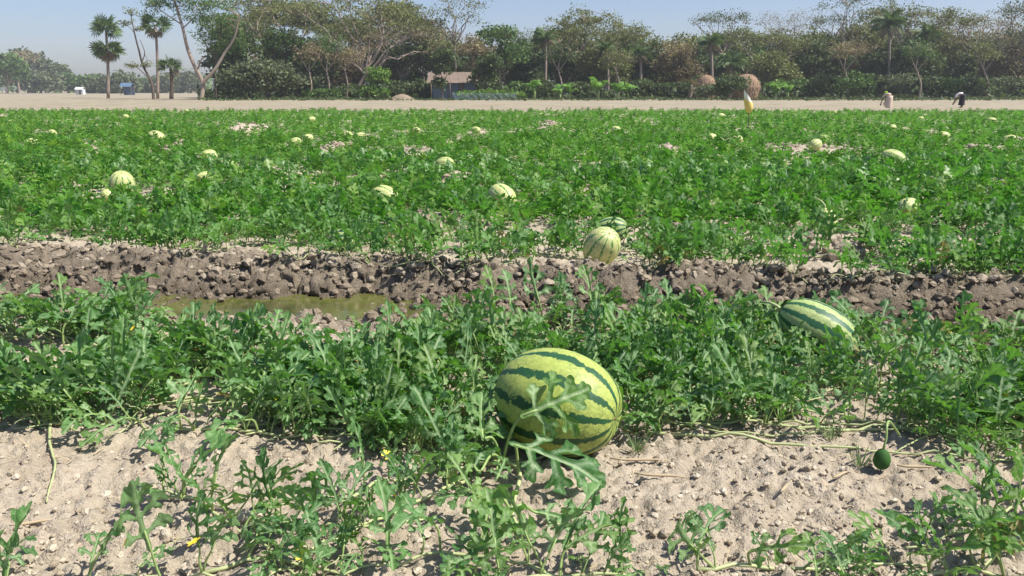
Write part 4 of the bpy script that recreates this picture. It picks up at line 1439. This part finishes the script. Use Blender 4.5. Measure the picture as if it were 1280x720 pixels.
def feather_leaf(seed, n=17, L=1.0, droop=.6):
    r = np.random.default_rng(seed); mb = MB()
    t = np.linspace(0, 1, 10)
    pts = np.stack([0 * t, L * (t - .18 * droop * t ** 3), L * (.35 * t - droop * t ** 2.2)], -1)
    mb.tube(pts, np.linspace(.03, .008, 10), 4)
    for i in range(n):
        u = .12 + .86 * i / (n - 1)
        c = np.array([0, np.interp(u, t, pts[:, 1]), np.interp(u, t, pts[:, 2])])
        for s in (-1, 1):
            l = L * .36 * (1 - .75 * abs(u - .45) ** 1.5) * r.uniform(.85, 1.1)
            d = np.array([s * .85, .5, -.35 * r.uniform(.4, 1.5)]); w = np.array([0, .045 * L * .7, 0])
            mb.add([c - w, c + w, c + d * l * .6 + w * .8, c + d * l, c + d * l * .6 - w * .8], [(0, 1, 2, 3, 4)], 0, r.uniform())
    return mb


FAN = [fan_leaf(k).mesh('fan_frond', [M['palm']], smooth=False) for k in range(3)]
FAN_DRY = fan_leaf(9, 9).mesh('fan_frond_dry', [M['palm_dry']], smooth=False)
FEA = [feather_leaf(k).mesh('feather_frond', [M['palm']], smooth=False) for k in range(3)]
FEA_DRY = feather_leaf(8, 13, 1, .9).mesh('feather_frond_dry', [M['palm_dry']], smooth=False)


def palm(label, Y, base_px, top, L, n, fronds, dry, ndry, trunk_r=.17, bark='bark', lean=(0, 0), skirt=None, lo=-.5, name='palm_tree', group=None, tier=None):
    r = np.random.default_rng(int(base_px * 3 + Y))
    b = P(base_px, 113, Y); tp = P(top[0], top[1], Y)
    t = thing(name, label, 'palm tree', (b.x, Y, 0), group)
    d = np.array([tp.x - b.x, 0, tp.z])
    mb = MB()
    q = np.linspace(0, 1, 9)[:, None]
    mb.tube(d * q + np.concatenate([np.sin(q * 3) * .12, 0 * q, 0 * q - .05 * (q == 0)], 1), trunk_r * np.linspace(1.25, .85, 9), 8)
    ob('trunk', mb.mesh('trunk', [M[bark]]), t)
    for i in range(n + ndry):
        isdry = i >= n
        el = r.uniform(-1.35, -.6) if isdry else math.asin(np.clip(lo + (1 - lo) * ((i + .5) / n) ** .85, -1, .97))
        az = i * 2.39996 + r.uniform(-.3, .3)
        dz = -.25 if isdry else 0
        if tier and (isdry or i % 2):
            dz -= tier; el = min(el, .6) - r.uniform(0, .5)
        o = ob('frond', dry if isdry else fronds[i % len(fronds)], t, tuple(d + (0, 0, dz)))
        o.rotation_euler = Euler((el, r.uniform(-1.1, 1.1), az), 'XYZ')
        s = L * r.uniform(.85, 1.1) * (.75 if isdry else 1)
        o.scale = (s, s, s)
    return t


palm('tall palmyra palm with round fan crown standing alone in the clearing', 100, 134, (132, 36), 1.25, 56, FAN, FAN_DRY, 16, trunk_r=.16, lo=-.5, tier=2.3)
palm('palmyra palm behind the thin crooked tree', 97, 196, (194, 32), 1.2, 22, FAN, FAN_DRY, 12, trunk_r=.16, lo=-.7)
palm('short palmyra palm beneath the taller ones', 93, 213, (213, 84), .95, 20, FAN, FAN_DRY, 6, trunk_r=.2, lo=-.3, bark='bark_dark')
palm('dark coconut palm with drooping fronds above the wood', 98, 1110, (1112, 30), 2.1, 20, FEA, FEA_DRY, 4, trunk_r=.14, lo=-.5)
palm('coconut palm shedding dry fronds beside the darker palm', 98.5, 1155, (1157, 42), 1.9, 18, FEA, FEA_DRY, 6, trunk_r=.14, lo=-.6)
palm('dusky date palm rising above the haystacks', 95, 890, (888, 52), 1.7, 22, FEA, FEA_DRY, 5, trunk_r=.16, lo=-.6)
palm('date palm with arching fronds between the haystacks', 88, 912, (914, 78), 1.8, 20, FEA, FEA_DRY, 5, trunk_r=.17, lo=-.5)
palm('low palm with pale dry fronds beside the haystack', 84, 862, (864, 106), 1.5, 8, [FEA_DRY, FEA[0]], FEA_DRY, 5, trunk_r=.13, lo=-.1)
palm('grey coconut palm over the dark thicket beside the green tree', 96, 680, (682, 48), 1.8, 18, FEA, FEA_DRY, 5, trunk_r=.14, lo=-.6)
palm('slim palm poking out of the thicket under the rain tree dome', 94, 760, (758, 62), 1.5, 16, FEA, FEA_DRY, 4, trunk_r=.13, lo=-.5)
palm('palm with yellowing fronds deep in the thicket', 93, 800, (800, 66), 1.5, 14, FEA, FEA_DRY, 7, trunk_r=.13, lo=-.6)


# --- banana plants
def banana_leaf(seed):
    r = np.random.default_rng(seed)
    t = np.linspace(0, 1, 11); V, A = [], []
    for u in t:
        w = .20 * math.sin(math.pi * min(1, .06 + .94 * u) ** .8) + .004
        y = u - .2 * u ** 3; z = .75 * u - .75 * u ** 2.6
        V += [(-w, y, z - .25 * w + r.normal(0, .012)), (0, y, z), (w, y, z - .25 * w + r.normal(0, .012))]
        A += [r.uniform(.2, .9)] * 3
    F = [(i * 3 + j, i * 3 + j + 1, i * 3 + j + 4, i * 3 + j + 3) for i in range(10) for j in range(2)]
    mb = MB(); mb.add(V, F, 0, np.array(A))
    return mb.mesh('banana_leaf', [M['banana']])


BAN = [banana_leaf(k) for k in range(3)]
for i, (px, Y, h, L) in enumerate([(748, 84, 1.1, 1.9), (772, 84.5, .8, 1.6), (785, 85, .8, 1.5), (700, 84, .7, 1.5), (668, 84.5, 1.3, 1.4), (712, 86, .8, 1.5), (970, 85, .8, 1.5), (985, 85.5, .9, 1.5)]):
    r = np.random.default_rng(60 + i)
    b = P(px, 113, Y)
    t = thing('banana_plant', 'light green banana plant in front of the dark thicket' if i < 6 else 'light green banana plant next to the haystacks', 'banana plant', (b.x, Y, 0), 'banana plants by the thicket' if i < 6 else 'banana plants by the haystacks')
    mb = MB(); mb.tube([(0, 0, -.05), (.03, 0, h * .6), (.0, 0, h)], [.13, .10, .06], 7)
    ob('stem', mb.mesh('banana_stem', [M['petiole']]), t)
    for k in range(8):
        o = ob('leaf', BAN[k % 3], t, (0, 0, h * .93)); s = L * r.uniform(.8, 1.1)
        o.scale = (s, s, s); o.rotation_euler = Euler((r.uniform(.1, .95), r.uniform(-.4, .4), k * 2.4 + r.uniform(-.3, .3)), 'XYZ')

# --- far hazy trees beyond the clearing
FARL = [(8, 84, 20, 18), (35, 76, 26, 14), (60, 88, 22, 14), (85, 102, 18, 10), (22, 98, 26, 14), (50, 102, 24, 12), (112, 104, 14, 10), (128, 106, 16, 10), (152, 102, 18, 12),
        (175, 106, 18, 10), (205, 105, 20, 12), (238, 101, 18, 14), (-20, 86, 24, 20)]
for i, (px, py, rx, ry) in enumerate(FARL):
    Y = 250 + (i * 53) % 60
    tree('hazy distant tree beyond the clearing, grey-green and soft', Y, px, [(px, py, rx, ry), (px + 5, py + 8, rx * .9, ry)], 'greyg' if i % 3 else 'midg', trunk_r=.35, clumps=60, per=26, leaf=.75, clr=2.0, limbs=5,
         group='hazy trees beyond the clearing', seed=2000 + i)
tree('bare pale tree dome fading in the haze', 270, 24, [(24, 72, 22, 9), (14, 80, 20, 8)], 'dry_olive', trunk_r=.3, clumps=50, per=10, leaf=.5, clr=1.6, limbs=10)

# low undergrowth filling the wood's floor
r = np.random.default_rng(33)
n = 19000
px = r.uniform(270, 1420, n); Y = np.where(np.arange(n) < 14000, r.uniform(87, 122, n), r.uniform(77, 88, n))
xw = (px - 640) / FPX * Y / CP
hg = np.where(Y < 87, .22, 1.0) * np.clip(.9 + 1.5 * vn(xw * .35, Y * .2, 71) + 1.0 * vn(xw * 1.1, Y * .5, 72), .12, 2.2) * r.uniform(0, 1, n) ** .8
c = np.stack([xw, Y, hg], -1)
nr = r.normal(size=(n, 3)) + (0, 0, .6); nr /= np.linalg.norm(nr, axis=1)[:, None]
a1 = np.cross(nr, r.normal(size=(n, 3))); a1 /= np.linalg.norm(a1, axis=1)[:, None]; a2 = np.cross(nr, a1)
s = r.uniform(.12, .36, (n, 1)) * np.where(Y < 87, .6, 1)[:, None]
q = np.stack([c - a1 * s, c + a2 * s * .6, c + a1 * s, c - a2 * s * .6], 1).reshape(-1, 3)
ob('undergrowth', mesh_np('undergrowth', q, np.arange(n * 4).reshape(n, 4), {'rnd': np.repeat(r.uniform(0, 1, n) * .8, 4)}, False, [M['darkg']]), kind='stuff', label='low dark undergrowth covering the floor of the wood', category='undergrowth')

# a band of far-off wood along the horizon
r = np.random.default_rng(31)
n = 9000
px = r.uniform(-500, 1800, n); Y = r.uniform(330, 380, n)
xw = (px - 640) / FPX * Y / CP
hgt = (5 + 3 * vn(px * .02, px * 0, 3) + 2.5 * vn(px * .07, px * 0, 4)) * r.uniform(0, 1, n) ** .6
c = np.stack([xw, Y, hgt], -1)
nr = r.normal(size=(n, 3)); nr /= np.linalg.norm(nr, axis=1)[:, None]
a1 = np.cross(nr, r.normal(size=(n, 3))); a1 /= np.linalg.norm(a1, axis=1)[:, None]; a2 = np.cross(nr, a1)
s = r.uniform(.7, 1.5, (n, 1))
q = np.stack([c - a1 * s, c + a2 * s * .7, c + a1 * s, c - a2 * s * .7], 1).reshape(-1, 3)
ob('distant_wood', mesh_np('distant_wood', q, np.arange(n * 4).reshape(n, 4), {'rnd': np.repeat(r.uniform(0, 1, n), 4)}, False, [M['midg']]), kind='stuff', label='faint far-off wood along the horizon', category='wood')

# ------------------------------------------------------------------ hut, net fence, haystacks
M['tin_roof'] = simple('rusty_tin', (.19, .145, .11), .8, .45, 1.5)
M['tin_wall'] = simple('blue_tin', (.10, .15, .21), .55, .3, 1.5)
M['wood'] = simple('old_wood', (.17, .13, .10), .85, .3, 4)
M['net'] = simple('blue_net', (.30, .42, .45), .7, .3, 2)
M['straw'] = simple('stacked_straw', (.27, .18, .115), .95, .4, 1.6, .05)
M['strand'] = tree_leaf('straw_strand', (.22, .15, .09), (.42, .30, .19), .1)
Yh = 88
hc = P(568, 124, Yh)
hut = thing('hut', 'low tin hut with rusty gable roof and blue walls at the wood edge', 'hut', (hc.x, Yh, 0))
Wd, Dp, Hw = 4.4, 3.0, 1.75


def corr(mb, p0, ux, uy, W_, L_, nrm, amp=.02, pitch=.16, mat=0):
    p0, ux, uy, nrm = map(lambda q: np.asarray(q, float), (p0, ux, uy, nrm))
    n = int(W_ / pitch * 4)
    V = []
    for i in range(n + 1):
        s = W_ * i / n; o = nrm * amp * math.sin(s / pitch * 6.283)
        V += [p0 + ux * s + o, p0 + ux * s + uy * L_ + o]
    mb.add(V, [(2 * i, 2 * i + 2, 2 * i + 3, 2 * i + 1) for i in range(n)], mat)


for nm_p0, ux, nr, w in (((-Wd / 2, -Dp / 2, 0), (1, 0, 0), (0, -1, 0), Wd * .62), ((-Wd / 2 + Wd * .78, -Dp / 2, 0), (1, 0, 0), (0, -1, 0), Wd * .22), ((-Wd / 2, Dp / 2, 0), (1, 0, 0), (0, 1, 0), Wd),
                         ((-Wd / 2, -Dp / 2, 0), (0, 1, 0), (-1, 0, 0), Dp), ((Wd / 2, -Dp / 2, 0), (0, 1, 0), (1, 0, 0), Dp)):
    mb = MB(); corr(mb, nm_p0, ux, (0, 0, 1), w, Hw, nr)
    ob('wall', mb.mesh('hut_wall', [M['tin_wall']]), hut)
mb = MB(); mb.box((Wd * .20, -Dp / 2 + .02, .85), (Wd * .155, .04, 1.7)); ob('door', mb.mesh('door', [M['wood']]), hut)
for sgn in (-1, 1):
    for k in range(5):
        mb = MB(); u = np.array([0, -sgn * (Dp / 2 + .45), 1.15]); Lr = np.linalg.norm(u)
        corr(mb, (-2.75 + k * 1.1 + .004 * k, sgn * (Dp / 2 + .45), 1.72 + .006 * (k % 2)), (1, 0, 0), u / Lr, 1.12, Lr, (0, sgn * .6, .8), .018, .14)
        ob('roof_sheet', mb.mesh('roof_sheet', [M['tin_roof']]), hut)
for k in (-2.3, -.3, 2.3):
    mb = MB(); mb.tube([(k, -Dp / 2 - .4, -.05), (k, -Dp / 2 - .4, 1.76)], .05, 6); ob('post', mb.mesh('post', [M['wood']]), hut)
fen = thing('net_fence', 'drooping pale blue net fence before the hut', 'fence', (P(600, 124, 80).x, 80, 0))
fx = [-2.7 + .9 * k for k in range(8)]
for k in fx:
    mb = MB(); mb.tube([(k, 0, -.05), (k + .02, 0, .78)], .022, 5); ob('post', mb.mesh('fence_post', [M['wood']]), fen)
V, F_ = [], []
nx, nz = 57, 6
for i in range(nx):
    x = -2.7 + 6.3 * i / (nx - 1); sag = .10 * math.sin(math.pi * ((x + 2.7) / .9 % 1))
    for j in range(nz):
        V.append((x, -.03 + .03 * math.sin(i * 1.1 + j), (.70 - sag) * j / (nz - 1) + .01))
mb = MB()
for i in range(nx):
    mb.tube(V[i * nz:(i + 1) * nz], .011, 3, cap=False)
for j in range(nz):
    mb.tube([V[i * nz + j] for i in range(nx)], .011, 3, cap=False)
ob('net', mb.mesh('net', [M['net']]), fen, kind='stuff')
tree('bright green leafy hedge behind the net fence', 83, 610, [(590, 119, 20, 4), (615, 118, 24, 5), (640, 119, 18, 4)], 'bright', 'bark_dark', trunk_r=.03, clumps=90, per=26, limbs=6, leaf=.16, clr=.4, name='hedge', cat='hedge', fork=.2, twigs=False)


tree('dark leafy bush covering one side of the tan haystack', 80.5, 915, [(916, 108, 18, 14), (900, 114, 14, 9)], 'darkg', 'bark_dark', trunk_r=.05, clumps=70, per=30, limbs=4, leaf=.18, name='bush', cat='bush', fork=.12, clr=.5)
tree('dusty bush growing before the reddish haystack', 81, 882, [(884, 116, 14, 8)], 'greyg', 'bark_dark', trunk_r=.05, clumps=40, per=26, limbs=4, leaf=.18, name='bush', cat='bush', fork=.12, clr=.45)
tree('slim dark tree growing before the tin hut', 84, 553, [(553, 88, 9, 12), (548, 106, 7, 12), (556, 72, 11, 10)], 'darkg', 'bark_dark', trunk_r=.08, clumps=60, per=26, limbs=5, leaf=.18, clr=.5)
tree('leafy tree overhanging the end of the hut roof', 85, 606, [(604, 96, 14, 14), (612, 80, 14, 14)], 'darkg', 'bark_dark', trunk_r=.1, clumps=70, per=28, limbs=5, leaf=.2, clr=.55)


def haystack(label, px, Y, rad, hgt, seed):
    r = np.random.default_rng(seed)
    b = P(px, 113, Y)
    nu, nv = 18, 30
    V = []
    for i in range(nu):
        u = i / (nu - 1)
        rr = rad * (.86 + .28 * math.sin(min(1, u * 1.7) * math.pi * .5)) * math.sqrt(max(0, 1 - max(0, (u - .38) / .62) ** 2.1)) + .01
        for j in range(nv):
            a = 2 * math.pi * j / nv
            k = 1 + .07 * float(vn(j * .6, i * .7, seed)) + .05 * float(vn(j * 1.7, i * 1.5, seed + 1))
            V.append((rr * k * math.cos(a), rr * k * math.sin(a), u * hgt - .03))
    t = thing('haystack', label, 'haystack', (b.x, Y, 0))
    mb = MB(); mb.add(V, [(i * nv + j, i * nv + (j + 1) % nv, (i + 1) * nv + (j + 1) % nv, (i + 1) * nv + j) for i in range(nu - 1) for j in range(nv)])
    ob('stack', mb.mesh('haystack_body', [M['straw']]), t)
    mb = MB(); V = np.array(V)
    for i in range(1500):
        v = V[r.integers(nv, len(V))]; rd = v / (np.linalg.norm(v) + .01)
        d = np.array([rd[0] * .4, rd[1] * .4, -1 if r.uniform() < .7 else .6]) + r.normal(0, .3, 3); d *= r.uniform(.15, .4)
        w = np.cross(d, rd); w = w / (np.linalg.norm(w) + 1e-6) * .018
        p = v + rd * .05
        mb.add([p - w, p + w, p + d], [(0, 1, 2)], 0, r.uniform())
    ob('straw', mb.mesh('loose_straw', [M['strand']], smooth=False), t, kind='stuff')


haystack('rounded reddish brown haystack half behind the arching date palm', 882, 86, .95, 2.6, 3)
haystack('tall tan haystack behind bushes in front of the wood', 932, 84, 1.25, 2.65, 4)
mound = P(503, 124, 80)
mb = MB()
V = []
for i in range(9):
    for j in range(22):
        a = 2 * math.pi * j / 22; u = i / 8
        V.append((1.5 * u * math.cos(a) * (1 + .2 * float(vn(j * .7, 1, 9))), .9 * u * math.sin(a), .62 * math.cos(u * math.pi / 2) ** 1.2 + .07 * float(vn(i * 1.3, j * 1.3, 8)) * (u < .95) - .03))
mb.add(V, [(i * 22 + j, i * 22 + (j + 1) % 22, (i + 1) * 22 + (j + 1) % 22, (i + 1) * 22 + j) for i in range(8) for j in range(22)])
thing('earth_mound', 'low pale mound of earth before the tree trunks', 'mound', tuple((mound.x, 80, 0)), me=mb.mesh('earth_mound', [simple('mound_earth', (.24, .19, .13), .95, .35, 4, .03)]))

# small shelter with blue tarpaulin and a white shed, far away through the clearing
M['tarp'] = simple('blue_tarp', (.10, .16, .24), .7, .3, 1)
M['white'] = simple('white_sheet', (.55, .56, .57), .7, .2, 1)
b = P(160, 120, 170)
t = thing('shelter', 'small blue tarpaulin shelter far off beside the lone palm', 'shelter', (b.x, 170, 0))
mb = MB(); mb.add([(-1.2, -.8, 1.7), (1.2, -.8, 1.7), (1.2, 0, 2.5), (-1.2, 0, 2.5), (1.2, .8, 1.7), (-1.2, .8, 1.7)], [(0, 1, 2, 3), (3, 2, 4, 5)]); ob('roof', mb.mesh('tarp_roof', [M['tarp']], smooth=False), t)
mb = MB(); mb.box((0, .75, .85), (2.3, .05, 1.7)); ob('wall', mb.mesh('tarp_wall', [M['tarp']], smooth=False), t)
for sx in (-1.1, 1.1):
    for sy in (-.7, .7):
        mb = MB(); mb.tube([(sx, sy, -.05), (sx, sy, 1.72)], .05, 5); ob('post', mb.mesh('post', [M['wood']]), t)
b = P(101, 118, 190)
t = thing('shed', 'tiny white shed at the foot of the hazy trees', 'shed', (b.x, 190, 0))
mb = MB(); mb.box((0, 0, .6), (1.7, 1.2, 1.2)); ob('wall', mb.mesh('shed_wall', [M['white']], smooth=False), t)
mb = MB(); mb.add([(-1, -.8, 1.15), (1, -.8, 1.15), (1, 0, 1.7), (-1, 0, 1.7), (1, .8, 1.15), (-1, .8, 1.15)], [(0, 1, 2, 3), (3, 2, 4, 5)]); ob('roof', mb.mesh('shed_roof', [M['white']], smooth=False), t)
mb = MB(); mb.box((.2, -.61, .45), (.5, .04, .9)); ob('door', mb.mesh('shed_door', [M['wood']], smooth=False), t)

# ------------------------------------------------------------------ yellow plastic on a stick
b = G(934, 168)
M['yellow'] = simple('yellow_plastic', (.80, .58, .16), .45, .12, 8, spec=.4)
M['cream'] = simple('cream_plastic', (.85, .82, .68), .45, .08, 8, spec=.4)
t = thing('marker_stick', 'thin stick topped with a pale yellow plastic cup in the field', 'marker', (b.x, b.y, h1(b.x, b.y)))
mb = MB(); mb.tube([(0, 0, -.03), (.012, 0, .3), (-.004, 0, .62), (.01, 0, .80)], .011, 6); ob('stick', mb.mesh('stick', [M['wood']]), t)
V = []
prof = [(.015, .46), (.055, .49), (.085, .56), (.10, .64), (.10, .72), (.095, .78), (.085, .83)]
nv = 16
for i, (rr, z) in enumerate(prof):
    for j in range(nv):
        a = 2 * math.pi * j / nv
        slant = (.13 * max(0, i - 2) / 4) * -math.cos(a)
        V.append((rr * math.cos(a) - .012 * i + .02, rr * .8 * math.sin(a), z + slant + .01 * math.sin(3 * a + i)))
mb = MB(); mb.add(V, [(i * nv + j, i * nv + (j + 1) % nv, (i + 1) * nv + (j + 1) % nv, (i + 1) * nv + j) for i in range(len(prof) - 1) for j in range(nv)], 0)
mb.M = [0 if k < 4 * nv else 1 for k in range(len(mb.F))]
ob('cup', mb.mesh('cup', [M['yellow'], M['cream']]), t)


# ------------------------------------------------------------------ people at work on the far edge
def skin_body(name, chain, edges, radii, mat, parent, root=0, sub=2):
    me = bpy.data.meshes.new(name); me.from_pydata(chain, edges, []); me.update()
    o = ob(name, me, parent)
    sk = o.modifiers.new('skin', 'SKIN'); o.modifiers.new('sub', 'SUBSURF').levels = sub
    o.modifiers['sub'].render_levels = sub
    for i, rr in enumerate(radii):
        me.skin_vertices[0].data[i].radius = (rr, rr)
        me.skin_vertices[0].data[i].use_root = (i == root)
    me.materials.append(mat)
    return o


M['skin'] = simple('skin', (.20, .11, .07), .6, .1, 10)
M['c_beige'] = simple('beige_cloth', (.50, .40, .32), .9, .12, 6)
M['c_green'] = simple('green_cloth', (.22, .42, .02), .8, .12, 6)
M['c_white'] = simple('white_cloth', (.78, .78, .80), .85, .06, 6)
M['c_black'] = simple('dark_cloth', (.03, .03, .035), .85, .2, 6)
M['hair'] = simple('dark_hair', (.012, .010, .010), .6, .2, 20)


def loft(rings, mat, name, parent, nv=18, fold=.04):
    V = []
    for k, (c, rx, ry) in enumerate(rings):
        for j in range(nv):
            a = 2 * math.pi * j / nv; f = 1 + fold * math.sin(5 * a + k * .6)
            V.append((c[0] + rx * f * math.cos(a), c[1] + ry * f * math.sin(a), c[2]))
    mb = MB(); mb.add(V, [(i * nv + j, i * nv + (j + 1) % nv, (i + 1) * nv + (j + 1) % nv, (i + 1) * nv + j) for i in range(len(rings) - 1) for j in range(nv)] + [tuple((len(rings) - 1) * nv + j for j in range(nv))])
    return ob(name, mb.mesh(name, [mat]), parent)


def ball(c, rad, mat, name, parent):
    mb = MB(); mb.add(ICV * np.asarray(rad) + np.asarray(c), ICF)
    return ob(name, mb.mesh(name, [mat]), parent)


def fingers(at, d):
    """five short chains fanned from a palm end"""
    at, d = np.array(at), np.array(d, float); d /= np.linalg.norm(d)
    s = np.cross(d, (0, 0, 1)); s /= np.linalg.norm(s) + 1e-6
    ch, rd = [], []
    for k, (o, l) in enumerate([(-.032, .065), (-.011, .08), (.011, .082), (.032, .07)]):
        ch.append((at + s * o + d * .03, at + s * o + d * (.03 + l * .55) + (0, 0, -.01), at + s * o * 1.1 + d * (.03 + l) + (0, 0, -.03)))
    ch.append((at - s * .03, at - s * .065 + d * .03, at - s * .07 + d * .06 + (0, 0, -.012)))
    return ch


def person(label, px, Y, facing, pose, clothes):
    b = P(px, 113, Y)
    t = thing('person', label, 'person', (b.x, Y, h1(b.x, Y)), 'farm workers at the field edge')
    t.rotation_euler = (0, 0, facing)
    t.scale = (.80,) * 3
    # local frame: +x is forward
    V = pose['v']; E = pose['e']; rd = pose['r']
    V = list(V); E = list(E); rd = list(rd)
    for hand, prev in pose['hands']:
        d = np.array(V[hand]) - np.array(V[prev])
        for ch in fingers(V[hand], d):
            last = hand
            for c in ch:
                V.append(tuple(c)); rd.append(.011); E.append((last, len(V) - 1)); last = len(V) - 1
    skin_body('body', V, E, rd, M['skin'], t, root=0)
    head = np.array(pose['head'])
    for s in (-1, 1):
        ball(head + np.array([.085, .035 * s, .01]), (.014, .016, .012), M['hair'], 'eye', t)
        ball(head + np.array([-.01, .088 * s, .0]), (.02, .012, .03), M['skin'], 'ear', t)
    ball(head + np.array([.105, 0, -.02]), (.02, .014, .022), M['skin'], 'nose', t)
    ball(head + np.array([.092, 0, -.06]), (.012, .028, .008), M['scar'], 'mouth', t)
    clothes(t, pose)
    return t


# bending forward, hands to the ground
BEND = dict(v=[(0, 0, .80), (.16, 0, .93), (.34, 0, .92), (.43, 0, .88), (.52, 0, .83), (.55, 0, .78),
               (.0, .10, .76), (.08, .11, .42), (.0, .11, .06), (.13, .12, .03), (.0, -.10, .76), (.08, -.11, .42), (.0, -.11, .06), (.13, -.12, .03),
               (.36, .17, .88), (.42, .20, .62), (.50, .18, .38), (.53, .17, .30), (.36, -.17, .88), (.44, -.20, .62), (.54, -.18, .40), (.58, -.17, .33)],
            e=[(0, 1), (1, 2), (2, 3), (3, 4), (4, 5), (0, 6), (6, 7), (7, 8), (8, 9), (0, 10), (10, 11), (11, 12), (12, 13), (2, 14), (14, 15), (15, 16), (16, 17), (2, 18), (18, 19), (19, 20), (20, 21)],
            r=[.14, .14, .14, .055, .09, .085, .10, .065, .04, .035, .10, .065, .04, .035, .055, .045, .032, .035, .055, .045, .032, .035],
            hands=[(17, 16), (21, 20)], head=(.53, 0, .81))


def clothes_white(t, pose):
    skin_body('shirt', [(.06, 0, .86), (.18, 0, .95), (.34, 0, .94), (.37, .19, .89), (.42, .21, .70), (.37, -.19, .89), (.44, -.21, .70)], [(0, 1), (1, 2), (2, 3), (3, 4), (2, 5), (5, 6)],
              [.165, .175, .16, .085, .07, .085, .07], M['c_white'], t, 0)
    loft([((.04, 0, .16), .20, .24), ((.04, 0, .4), .19, .22), ((.02, 0, .65), .19, .21), ((.0, 0, .85), .19, .19), ((.05, 0, .95), .12, .14)], M['c_black'], 'skirt', t)
    ball((.51, 0, .85), (.095, .095, .085), M['hair'], 'hair', t)


def clothes_beige(t, pose):
    skin_body('shirt', [(.02, 0, .80), (.12, 0, .94), (.24, 0, .98), (.27, .20, .92), (.36, .22, .70), (.27, -.20, .92), (.38, -.22, .70)], [(0, 1), (1, 2), (2, 3), (3, 4), (2, 5), (5, 6)],
              [.18, .18, .16, .09, .075, .09, .075], M['c_beige'], t, 0)
    loft([((.04, 0, .10), .26, .27), ((.04, 0, .4), .24, .25), ((.0, 0, .65), .21, .22), ((.0, 0, .86), .19, .20)], M['c_beige'], 'wrap_skirt', t)
    ball((.36, 0, 1.06), (.125, .12, .11), M['c_green'], 'headscarf', t)
    loft([((.30, 0, .93), .14, .15), ((.34, 0, 1.02), .12, .12), ((.36, 0, 1.08), .08, .08)], M['c_green'], 'scarf_drape', t)


STOOP = dict(BEND); STOOP['v'] = list(BEND['v'])
STOOP['v'][1] = (.10, 0, .92); STOOP['v'][2] = (.24, 0, .98); STOOP['v'][3] = (.30, 0, 1.0); STOOP['v'][4] = (.36, 0, 1.05); STOOP['v'][5] = (.39, 0, 1.0)
STOOP['v'][14] = (.27, .18, .92); STOOP['v'][18] = (.27, -.18, .92)
STOOP['head'] = (.37, 0, 1.03)
person('person in white top and black skirt bending over at the field edge', 1205, 46, 2.3, BEND, clothes_white)
person('person in beige clothes and bright green headscarf stooping at the field edge', 1113, 45, math.pi / 2 + .4, STOOP, clothes_beige)

# ------------------------------------------------------------------ air
n = NT('haze_air')
pv = n.n('ShaderNodeVolumePrincipled', {'Color': (.86, .90, 1.0), 'Density': .00045, 'Anisotropy': .2})
n.t.links.new(pv.outputs[0], n.out.inputs['Volume'])
mb = MB(); mb.box((0, 150, 14), (1400, 700, 34))
hz = ob('haze', mb.mesh('haze', [n.m], smooth=False), kind='stuff', label='thin pale summer haze over the whole field', category='haze')
